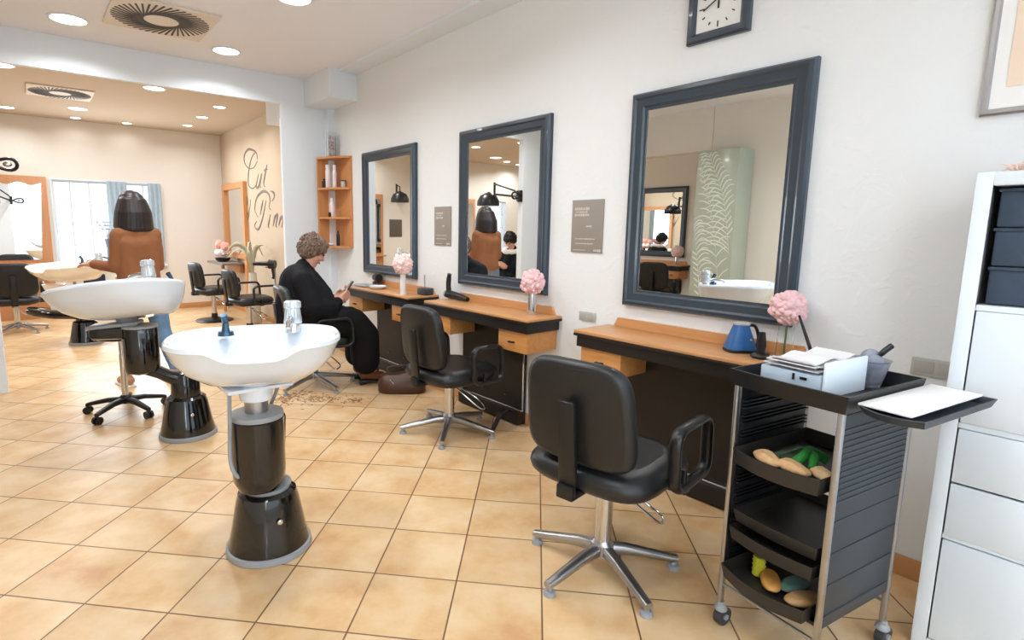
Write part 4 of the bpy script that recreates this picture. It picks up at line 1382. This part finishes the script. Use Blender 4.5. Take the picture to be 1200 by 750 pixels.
# arching dried leaves in a tall floor vase
t = thing('floor_vase', 'tall pale floor vase with long arching dried leaves beside the pier', 'vase', (2.45, 7.95, 0), 0)
MB().lathe([(0.09, 0), (0.10, 0.02), (0.085, 0.3), (0.06, 0.60), (0.05, 0.72), (0.044, 0.72), (0.05, 0.6), (0.02, 0.05)], n=26).build('vase_body', mat('pale_vase', (206, 198, 182), 0.5), t)
random.seed(21)
for k in range(9):
    a = R(-200 + k * 42)
    l = random.uniform(0.30, 0.55)
    hgt = random.uniform(0.36, 0.5)
    c, s = math.cos(a), math.sin(a)
    if c > 0.3:
        l = 0.16
    pts = bez([(0, 0, 0.65), (c * l * 0.2, s * l * 0.2, 0.68 + hgt * 0.8), (c * l * 0.6, s * l * 0.6, 0.68 + hgt), (c * l, s * l, 0.66 + hgt * 0.72)], 6)
    n = len(pts)
    MB().tube(pts, [0.004 + 0.014 * math.sin(PI * min(1, (i + 1) / n)) for i in range(n)], 6, flat=0.25).build('leaf', mat('dry_leaf', (186, 182, 156), 0.7), t)

# hair dryer on a little stand beside the pier
t = thing('dryer_stand', 'thin grey stand with a wire hook beside the pier', 'stand', (2.42, 6.95, 0), 0)
MB().cyl((0, 0, 0.0), (0, 0, 0.86), 0.010).build('pole', M_GREYM, t)
MB().lathe([(0.13, 0), (0.13, 0.012), (0.02, 0.025)], n=28).build('foot_disc', M_GREYM, t)
MB().tube([(0, 0, 0.85), (-0.06, 0, 0.862), (-0.12, 0.0, 0.862)], 0.008).build('hook', M_GREYM, t)
t = thing('hair_dryer', 'black hair dryer lying across the thin stand beside the pier', 'hair dryer', (2.33, 6.95, 0.87), R(-40))
MB().tube([(-0.18, 0, 0.035), (-0.02, 0, 0.035), (0.03, 0, 0.038)], [0.024, 0.028, 0.032], 14).build('nozzle', M_PLAST, t)
MB().cyl((0.02, 0, 0.03), (0.10, 0, 0.03), 0.058, 0.050).build('motor_housing', M_PLAST, t)
MB().tube([(0.06, 0, -0.02), (0.07, 0, -0.12), (0.06, 0, -0.15)], [0.018, 0.017, 0.022], 10).build('handle', M_PLAST, t)

# small white cart with tools under the back window, and a vase of twigs
t = thing('tool_cart', 'small white cart of combs and brushes under the back window', 'cart', (0.83, 9.55, 0), 0)
MB().box((0, 0, 0.79), (0.80, 0.30, 0.035), 0.006).build('cart_top', M_WHITE, t)
MB().box((0, 0, 0.45), (0.76, 0.28, 0.02), 0.004).build('cart_shelf', M_WHITE, t)
for sx in (-1, 1):
    for sy in (-1, 1):
        MB().cyl((sx * 0.37, sy * 0.12, 0), (sx * 0.37, sy * 0.12, 0.78), 0.014).build('leg', M_ALU, t)
for x, y, z, sx, sy, sz, c, nm, nmk in ((0.62, 9.52, 0.808, 0.15, 0.12, 0.10, (232, 232, 230), 'white tissue box at the left end of the white cart', 'tissue_box'), (0.70, 9.56, 0.461, 0.26, 0.16, 0.20, (34, 40, 58), 'navy tool case on the lower shelf of the white cart', 'tool_case'), (1.05, 9.55, 0.461, 0.18, 0.18, 0.16, (226, 204, 166), 'cream basket on the lower shelf of the white cart', 'basket')):
    t = thing(nmk, nm, 'box', (x, y, z), 0)
    MB().box((0, 0, sz / 2), (sx, sy, sz), 0.012).build('case_body', mat(nmk, c, 0.5), t)
    MB().box((0, 0, sz + 0.006), (sx * 0.5, sy * 0.3, 0.012), 0.004).build('case_lid_grip', M_PLAST if c[0] < 100 else M_GREY, t)
t = thing('hair_brush', 'black curved brush on top of the white cart', 'brush', (0.83, 9.47, 0.808), 0)
MB().tube(bez([(-0.10, 0, 0.012), (-0.09, 0, 0.08), (-0.02, 0, 0.10), (0.06, 0, 0.07), (0.12, 0, 0.014)], 5), 0.012, 8, flat=1.2).build('brush_back', M_PLAST, t)
t = thing('twig_vase', 'slim grey glass vase of silvery twigs in front of the back window', 'vase', (0.93, 9.60, 0.808), 0)
MB().lathe([(0.05, 0), (0.055, 0.01), (0.045, 0.2), (0.07, 0.36), (0.064, 0.36), (0.03, 0.03)], n=24).build('vase_body', mat('smoke_glass', (150, 164, 176), 0.1, trans=0.5), t)
random.seed(31)
for k in range(9):
    a = random.uniform(0, 2 * PI)
    l = random.uniform(0.08, 0.24)
    c, s = math.cos(a), math.sin(a) * 0.4
    tw = MB().tube(bez([(0, 0, 0.05), (c * 0.02, s * 0.02, 0.36), (c * l * 0.5, s * l * 0.5, 0.50), (c * l, s * l, 0.62 + random.uniform(-.06, .08))], 4), [0.006] * 6 + [0.004] * 7, 6)
    for q in range(3):
        tw.ell((c * l * (0.5 + 0.2 * q), s * l * 0.5, 0.50 + 0.05 * q), (0.020, 0.010, 0.012), 6, 5)
    tw.build('twig', mat('twig_silver', (164, 172, 178), 0.6), t)


# ------------------------------------------------------------------ arm dryers
def arm_dryer(mount, d_arm, rz, label):
    t = thing('hood_dryer', label, 'hood dryer', mount, rz, 'hood dryers on wall arms')
    L = d_arm
    X = -0.30                      # the folded arm swings back past its mount
    MB().box((0.02, 0, 0), (0.04, 0.10, 0.16), 0.012).build('wall_mount', M_PLAST, t)
    lp = []
    for i in range(18):
        a = 2 * PI * i / 18
        lp.append((0.13 + 0.080 * math.cos(a), -0.05, 0.0 + (0.040 + 0.022 * math.cos(a)) * math.sin(a)))
    MB().tube(lp, 0.013, 8, True).build('swivel_loop', M_PLAST, t)
    MB().cyl((0.03, -0.05, 0), (0.06, -0.05, 0), 0.012).build('loop_pin', M_PLAST, t)
    MB().ell((0.15, -0.05, 0.0), (0.03, 0.012, 0.02), 12, 8).build('loop_cap', M_CHROME, t)
    MB().tube([(0.03, 0.0, -0.02), (0.0, 0.10, 0.0), (X * 0.6, L * 0.75, 0.06), (X, L * 0.95, 0.06)], 0.016, 8).build('lower_strut', M_PLAST, t)
    MB().tube([(0.03, 0.0, 0.03), (0.0, 0.12, 0.08), (X * 0.6, L * 0.8, 0.22), (X, L * 0.95, 0.24)], 0.012, 8).build('upper_strut', M_PLAST, t)
    MB().cyl((X, L * 0.95, 0.02), (X, L * 0.95, 0.26), 0.018).build('pivot_post', M_PLAST, t)
    MB().lathe([(0.17, -0.10), (0.18, -0.09), (0.175, -0.02), (0.13, 0.06), (0.05, 0.10), (0.02, 0.12)], (X, L + 0.10, 0.0), 30).build('hood', M_PLAST, t)


arm_dryer((-0.235, 5.785, 1.83), 0.95, R(0), 'black hood dryer on the pier, its loop at the left edge of the photo')
arm_dryer((-0.78, YB - 0.07, 1.96), 0.50, PI, 'black hood dryer on the back wall, seen only in the far mirror')

# ------------------------------------------------------------------ palm-etched glass panel on the left wall
t = thing('palm_panel', 'frosted green glass cabinet with a white palm leaf pattern, seen in the nearest mirror', 'cabinet', (-1.262, 3.385, 0), 0)
MB().box((0, 0, 1.155), (0.34, 0.50, 2.31), 0.006).build('cabinet_body', mat('sage_grey', (178, 186, 170), 0.5), t)
MB().box((0.173, 0, 1.155), (0.008, 0.49, 2.29), 0.002).build('glass_front', mat('sage_glass', (172, 178, 162), 0.3, coat=0.2), t)
pf = MB()
random.seed(41)
for s0, s1, s2 in (((-0.20, 0.10), (-0.02, 1.35), (0.22, 2.20)), ((-0.22, 1.10), (-0.10, 1.75), (0.12, 2.27)), ((0.00, 0.06), (0.14, 0.85), (0.235, 1.45))):
    spine = bez([(0.178, s0[0], s0[1]), (0.178, s1[0], s1[1]), (0.178, s2[0], s2[1])], 22)
    pf.tube(spine, 0.004, 6, flat=0.5)
    for i in range(1, len(spine) - 1, 2):
        p = spine[i]
        tg = (spine[i + 1] - spine[i - 1]).normalized()
        for sg in (-1, 1):
            nv = Vector((0, sg * tg.z, -sg * tg.y))
            l = 0.46 * (1 - 0.5 * i / len(spine))
            q = [p]
            for f in (0.3, 0.65, 1.0):
                v = p + nv * l * 0.55 * f + tg * l * (0.75 * f - 0.25 * f * f) + Vector((0, 0, -0.10 * f * f))
                if abs(v.y) > 0.24 or v.z > 2.29:
                    break
                q.append(v)
            if len(q) > 1:
                qs = bez(q, 4)
                n = len(qs)
                pf.tube(qs, [0.0015 + 0.0065 * math.sin(PI * (j + 0.6) / (n + 0.6)) for j in range(n)], 6, flat=0.5, upv=(0, 0.3, 0.95))
pf.build('palm_pattern', mat('etched_white', (220, 226, 212), 0.5), t)


# ------------------------------------------------------------------ people
def head_parts(mb, h, fx, nod, r=0.098):
    """head, neck side; fx = facing yaw in local frame, nod = downwards tilt; returns a local->place function"""
    m = Matrix.Translation(h) @ Matrix.Rotation(fx, 4, 'Z') @ Matrix.Rotation(nod, 4, 'Y')

    def P(x, y, z):
        return m @ Vector((x, y, z))
    e = m.to_euler()
    er = (e.x, e.y, e.z)
    mb.ell(P(-0.012, 0, 0.022), (0.098, 0.078, 0.095), 22, 14, er)      # skull
    mb.ell(P(0.018, 0, -0.045), (0.066, 0.058, 0.075), 18, 12, er)       # jaw
    mb.ell(P(0.055, 0, -0.098), (0.026, 0.026, 0.020), 12, 8, er)        # chin
    mb.limb([(P(0.083, 0, 0.010), 0.009), (P(0.100, 0, -0.030), 0.013)], 10)   # nose
    mb.ell(P(0.080, 0, -0.038), (0.016, 0.020, 0.010), 10, 8, er)
    mb.ell(P(0.078, 0, -0.066), (0.012, 0.026, 0.010), 10, 8, er)        # mouth mound
    for s in (-1, 1):
        mb.ell(P(-0.005, s * 0.080, -0.010), (0.022, 0.010, 0.034), 10, 8, er)     # ears
        mb.ell(P(0.060, s * 0.036, -0.030), (0.024, 0.024, 0.024), 10, 8, er)    # cheeks
        mb.ell(P(0.078, s * 0.032, 0.028), (0.014, 0.024, 0.008), 10, 8, er)       # brow
    return P, er


def face_details(P, er, t):
    ey = MB()
    for s in (-1, 1):
        ey.ell(P(0.080, s * 0.032, 0.008), (0.008, 0.014, 0.007), 10, 8, er)
    ey.build('eyes', M_EYE, t)
    MB().ell(P(0.089, 0, -0.066), (0.006, 0.022, 0.007), 10, 8, er).build('lips', M_LIP, t)


def hand(mb, w, d, palm_n, curl=0.6, scale=1.0):
    """palm and five fingers from wrist w along d; palm_n = direction the palm faces"""
    w, d, n = Vector(w), Vector(d).normalized(), Vector(palm_n)
    n = (n - d * n.dot(d)).normalized()
    s = d.cross(n)
    k = scale
    mb.limb([(w, 0.026 * k), (w + d * 0.03 * k, 0.026 * k)], 12)
    for i, l in enumerate((0.070, 0.080, 0.075, 0.058)):
        o = s * ((i - 1.5) * 0.021 * k)
        b = w + d * 0.085 * k + o * 1.05
        mb.limb([(w + d * 0.02 * k + o * 0.6, 0.016 * k), (b, 0.0125 * k)], 10)
        p = b
        dd = d.copy()
        for q, f in enumerate((0.45, 0.32, 0.23)):
            ang = curl * (0.5 + 0.4 * q)
            dd = (d * math.cos(ang) + n * math.sin(ang)).normalized()
            nx = p + dd * l * f * k
            mb.limb([(p, 0.0095 * k), (nx, 0.0085 * k)], 8)
            p = nx
    b = w + d * 0.025 * k - s * 0.028 * k
    m1 = b - s * 0.022 * k + d * 0.030 * k + n * 0.012 * k
    m2 = m1 + d * 0.028 * k + n * 0.014 * k + s * 0.004 * k
    mb.limb([(b, 0.016 * k), (m1, 0.012 * k), (m2, 0.010 * k)], 10)


def seated(label, loc, rz, hairm, hair_style, towel=False, nod=0.55, top=1.29, skirt=False):
    t = thing('person', label, 'person', loc, rz)
    k = 0.0
    hd = Vector((0.03, 0, top - 0.125))
    b = MB()
    P, er = head_parts(b, hd, 0, nod)
    b.limb([((-0.05, 0, 0.985), 0.062), ((-0.02, 0, 1.05), 0.054), (hd + Vector((-0.03, 0, -0.03)), 0.052)], 14)
    b.limb([((-0.10, 0, 0.56), 0.15), ((-0.10, 0, 0.70), 0.14), ((-0.09, 0, 0.86), 0.145), ((-0.07, 0, 0.97), 0.075)], 18)
    hands = []
    for s in (-1, 1):
        sh, el, wr = Vector((-0.08, s * 0.17, 0.95)), Vector((0.00, s * 0.24, 0.70)), Vector((0.21, s * 0.075, 0.745))
        b.limb([((-0.08, 0, 0.94), 0.08), (sh, 0.055), (el, 0.042), (wr, 0.027)], 14)
        hand(b, wr, Vector((0.30, -s * 0.10, 0.16)), Vector((0.1, -s * 0.9, 0.35)), 0.85)
        b.limb([((-0.08, s * 0.09, 0.54), 0.095), ((0.34, s * 0.11, 0.535), 0.062), ((0.40, s * 0.10, 0.20), 0.042), ((0.41, s * 0.10, 0.14), 0.036)], 14)
        b.limb([((0.40, s * 0.10, 0.12), 0.036), ((0.50, s * 0.10, 0.10), 0.03)], 12)
    b.fused('body', M_SKIN, t, 0.0062, 4)
    face_details(P, er, t)
    # hair
    hr = MB()
    hr.ell(P(-0.020, 0, 0.040), (0.110, 0.096, 0.100), 24, 16, er)
    hr.ell(P(-0.045, 0, 0.000), (0.090, 0.094, 0.105), 24, 16, er)
    if hair_style == 'short':
        random.seed(17)
        for q in range(46):
            a = random.uniform(0, 2 * PI)
            z = random.uniform(-0.06, 0.12)
            rr = 0.092 * math.sqrt(max(0.05, 1 - ((z - 0.02) / 0.125) ** 2))
            x, y = rr * math.cos(a) - 0.025, rr * 0.92 * math.sin(a)
            if x > 0.03 and z < 0.045:
                continue
            hr.ell(P(x, y, z), (0.030, 0.022, 0.020), 8, 6, (a, z * 9, a))
        hr.limb([(P(0.07, 0.03, 0.085), 0.025), (P(0.05, -0.04, 0.09), 0.03)], 10)
        for s in (-1, 1):
            hr.ell(P(-0.012, s * 0.082, -0.01), (0.030, 0.016, 0.040), 10, 8, er)
    for s in (-1, 1):
        hr.ell(P(-0.070, s * 0.03, -0.055), (0.035, 0.040, 0.040), 12, 8, er)
    ho = hr.fused('hair', hairm, t, 0.006, 2, 0.012, 0.025)
    # short layered locks lying over the cap of hair
    lk = MB()
    random.seed(23)
    for q in range(420):
        u, a = random.uniform(-0.75, 1.0), random.uniform(0, 2 * PI)
        rr = math.sqrt(max(0.0, 1 - u * u))
        x, y, z = -0.030 + 0.118 * rr * math.cos(a), 0.102 * rr * math.sin(a), 0.030 + 0.112 * u
        if x > 0.045 and z < 0.070:
            continue
        if x > 0.0 and z < -0.005:
            continue
        dn = Vector((-0.25 * rr * math.cos(a) - 0.2, random.uniform(-0.5, 0.5), -0.6 - 0.3 * rr)).normalized() * random.uniform(0.018, 0.034)
        p0 = Vector((x, y, z))
        out = Vector((x + 0.03, y, z - 0.03)).normalized()
        lk.tube([P(*p0), P(*(p0 + dn * 0.5 + out * 0.006)), P(*(p0 + dn + out * 0.003))], [0.006, 0.005, 0.0015], 5)
    lk.build('hair_locks', hairm, ho, 80)
    # trousers
    tr = MB()
    for s in (-1, 1):
        tr.limb([((-0.10, s * 0.08, 0.55), 0.13), ((0.32, s * 0.11, 0.54), 0.095), ((0.39, s * 0.11, 0.48), 0.10), ((0.40, s * 0.105, 0.20), 0.085)], 16)
    tr.ell((-0.10, 0, 0.55), (0.16, 0.20, 0.11))
    if skirt:
        for s in (-1, 1):
            tr.limb([((-0.06, s * 0.10, 0.54), 0.14), ((0.34, s * 0.13, 0.55), 0.115), ((0.42, s * 0.14, 0.44), 0.12), ((0.42, s * 0.15, 0.22), 0.12)], 16)
        tr.limb([((0.0, 0, 0.54), 0.14), ((0.36, 0, 0.55), 0.11), ((0.44, 0, 0.42), 0.12), ((0.44, 0, 0.22), 0.12)], 16)
    tr.fused('long_skirt' if skirt else 'trousers', M_TROUS, t, 0.01, 8)
    for s in (-1, 1):
        bt = MB().limb([((0.41, s * 0.105, 0.19), 0.052), ((0.41, s * 0.105, 0.10), 0.050), ((0.48, s * 0.105, 0.075), 0.044), ((0.57, s * 0.105, 0.064), 0.036)], 14)
        bt.fused('shoe', M_BOOT, t, 0.006, 4)
        MB().box((0.49, s * 0.105, 0.030), (0.26, 0.085, 0.024), 0.010).box((0.395, s * 0.105, 0.012), (0.06, 0.07, 0.024), 0.006).build('shoe_sole', M_PLAST, t)
    # cape
    c = MB()
    c.limb([((-0.055, 0, 1.035), 0.074), ((-0.07, 0, 0.97), 0.11)], 18)
    for s in (-1, 1):
        c.limb([((-0.085, s * 0.05, 0.965), 0.10), ((-0.085, s * 0.165, 0.935), 0.090), ((-0.02, s * 0.245, 0.72), 0.092), ((0.10, s * 0.20, 0.70), 0.085), ((0.19, s * 0.115, 0.735), 0.050)], 18)
        c.limb([((-0.05, s * 0.17, 0.75), 0.11), ((0.0, s * 0.15, 0.60), 0.10), ((0.22, s * 0.15, 0.60), 0.085)], 16)
    c.limb([((-0.10, 0, 0.90), 0.165), ((-0.115, 0, 0.74), 0.185), ((-0.10, 0, 0.60), 0.19)], 20)
    c.limb([((-0.05, 0, 0.62), 0.15), ((0.25, 0.06, 0.60), 0.09), ((0.25, -0.06, 0.60), 0.09), ((-0.05, 0, 0.62), 0.15)], 16)
    for s in (-1, 1):
        c.limb([((-0.05, s * 0.13, 0.90), 0.10), ((0.06, s * 0.16, 0.76), 0.10), ((0.10, s * 0.17, 0.62), 0.10)], 16)
    c.limb([((-0.02, 0, 0.92), 0.10), ((0.07, 0, 0.78), 0.11), ((0.12, 0, 0.66), 0.11)], 16)
    c.fused('cape', M_CAPE, t, 0.009, 10, 0.012, 0.12)
    if towel:
        tw = MB()
        for i in range(24):
            a0, a1 = 2 * PI * i / 24, 2 * PI * (i + 1) / 24
            tw.limb([((-0.05 + 0.11 * math.cos(a0), 0.15 * math.sin(a0), 1.02 - 0.03 * math.cos(a0)), 0.042), ((-0.05 + 0.11 * math.cos(a1), 0.15 * math.sin(a1), 1.02 - 0.03 * math.cos(a1)), 0.042)], 10)
        tw.fused('towel', M_PAPER, t, 0.008, 4, 0.012, 0.04)
    return t


seated('seated woman with short greying hair in a black cape, looking down at her phone', (1.855, 4.45, 0), R(-14), M_HAIRG, 'short', skirt=True)
ph = MB().box((0, 0, 0), (0.014, 0.070, 0.145), 0.005).build('phone', M_GLOSS)
ph.location = (2.155, 4.375, 0.845)
ph.rotation_euler = (0, R(35), R(-14))
tag(ph, 'dark phone held in the hands of the seated woman in black', 'phone')
seated('seated client with black hair, dark cape and white towel, seen only in the middle mirror', (-1.0, 6.78, 0), R(-12), M_HAIRK, 'short', True, 0.75, 1.30)


def stylist():
    t = thing('person', 'standing woman with dark bobbed hair and camel sweater, seen from behind', 'person', (0.715, 5.40, 0), R(105))
    # local: +x is where she faces, y to her left
    b = MB()
    hd = Vector((0.055, 0, 1.515))
    P, er = head_parts(b, hd, R(8), 0.30)
    b.limb([((-0.02, 0, 1.33), 0.060), ((0.00, 0, 1.40), 0.052), ((0.03, 0, 1.46), 0.052)], 14)
    b.limb([((0, 0, 0.88), 0.10), ((0, 0, 1.02), 0.085), ((0, 0, 1.20), 0.09), ((-0.01, 0, 1.31), 0.058)], 18)
    arms = {}
    for s in (1, -1):
        sh = Vector((-0.01, s * 0.138, 1.285))
        el = Vector((0.02, s * 0.172, 1.02))
        wr = Vector((0.22, 0.27, 1.04)) if s > 0 else Vector((0.26, -0.02, 1.05))
        b.limb([((0, 0, 1.27), 0.058), (sh, 0.042), (el, 0.040), (wr, 0.026)], 14)
        hand(b, wr, Vector((0.9, 0.25 * s, 0.02)), Vector((0, -0.3 * s, -1)), 0.55)
        arms[s] = (sh, el, wr)
    legs = {1: ((0.02, 0.09, 0.82), (0.02, 0.12, 0.46), (0.0, 0.15, 0.09)), -1: ((0.0, -0.09, 0.82), (-0.06, -0.13, 0.46), (-0.20, -0.16, 0.10))}
    for s, (h, kn, an) in legs.items():
        b.limb([(h, 0.085), (kn, 0.052), (an, 0.036)], 14)
        b.limb([(Vector(an) + Vector((0, 0, -0.03)), 0.036), (Vector(an) + Vector((0.13, 0, -0.055)), 0.028)], 12)
    b.fused('body', M_SKIN, t, 0.0062, 4)
    face_details(P, er, t)
    # bobbed hair: cap, then a flaring skirt of hair round the back and sides
    hr = MB()
    hr.ell(P(-0.020, 0, 0.035), (0.112, 0.098, 0.102), 26, 18, er)
    for i in range(22):
        a = R(62 + 236 * i / 21)
        c, s = math.cos(a), math.sin(a)
        top = hd + Vector((-0.03 + 0.075 * c, 0.080 * s, 0.05))
        mid = hd + Vector((-0.038 + 0.112 * c, 0.115 * s, -0.05))
        low = hd + Vector((-0.030 + 0.118 * c, 0.130 * s, -0.165 + 0.02 * c))
        hr.limb([(top, 0.030), (mid, 0.026), (low, 0.022)], 10)
    hr.fused('hair', M_HAIRB, t, 0.006, 6)
    # sweater
    w = MB()
    w.limb([((0, 0, 0.90), 0.125), ((0, 0, 1.05), 0.115), ((-0.005, 0, 1.20), 0.125), ((-0.015, 0, 1.30), 0.085), ((-0.015, 0, 1.335), 0.072)], 20)
    for s in (-1, 1):
        sh, el, wr = arms[s]
        w.limb([((0, s * 0.05, 0.90), 0.118), ((0, s * 0.06, 1.08), 0.105), ((-0.008, s * 0.07, 1.22), 0.10), ((-0.01, s * 0.07, 1.28), 0.080), (sh, 0.062), (el, 0.052), (wr.lerp(el, 0.12), 0.038)], 18)
    w.fused('sweater', M_SWEAT, t, 0.008, 6, 0.010, 0.10)
    rb = []
    for z, sc in ((0.845, 0.985), (0.850, 1.0), (0.885, 1.0), (0.89, 0.985)):
        rb.append([Vector((0.122 * sc * math.cos(a), 0.170 * sc * math.sin(a), z)) for a in [2 * PI * i / 40 for i in range(40)]])
    MB().loft(rb).build('sweater_hem', M_SWEAT, t, 50)
    # grey shirt tail and jeans
    sk = []
    for z, rx, ry in ((0.60, 0.13, 0.175), (0.61, 0.135, 0.18), (0.72, 0.13, 0.175), (0.85, 0.115, 0.155)):
        sk.append([Vector((rx * math.cos(a) * (1 + 0.03 * math.sin(9 * a)), ry * math.sin(a) * (1 + 0.03 * math.sin(9 * a)), z)) for a in [2 * PI * i / 72 for i in range(72)]])
    MB().loft(sk).build('shirt_tail', M_GSKIRT, t, 60)
    j = MB()
    for s, (h, kn, an) in legs.items():
        j.limb([(h, 0.105), (kn, 0.072), (Vector(an) + Vector((0, 0, 0.05)), 0.052)], 16)
    j.limb([((0.01, 0.06, 0.84), 0.115), ((0.0, -0.06, 0.84), 0.115)], 16)
    j.fused('jeans', M_JEANS, t, 0.008, 6, 0.006, 0.06)
    for s, (h, kn, an) in legs.items():
        a = Vector(an)
        MB().limb([(a + Vector((-0.02, 0, -0.035)), 0.044), (a + Vector((0.06, 0, -0.045)), 0.040), (a + Vector((0.14, 0, -0.055)), 0.034)], 12).fused('shoe', mat('tan_shoe', (186, 138, 104), 0.5), t, 0.006, 4)
        MB().box(a + Vector((0.055, 0, -0.0 if s < 0 else 0.0)) * 1.0 - Vector((0, 0, a.z - 0.009)), (0.25, 0.085, 0.018), 0.008).build('shoe_sole', M_PAPER, t)
    return t


stylist()
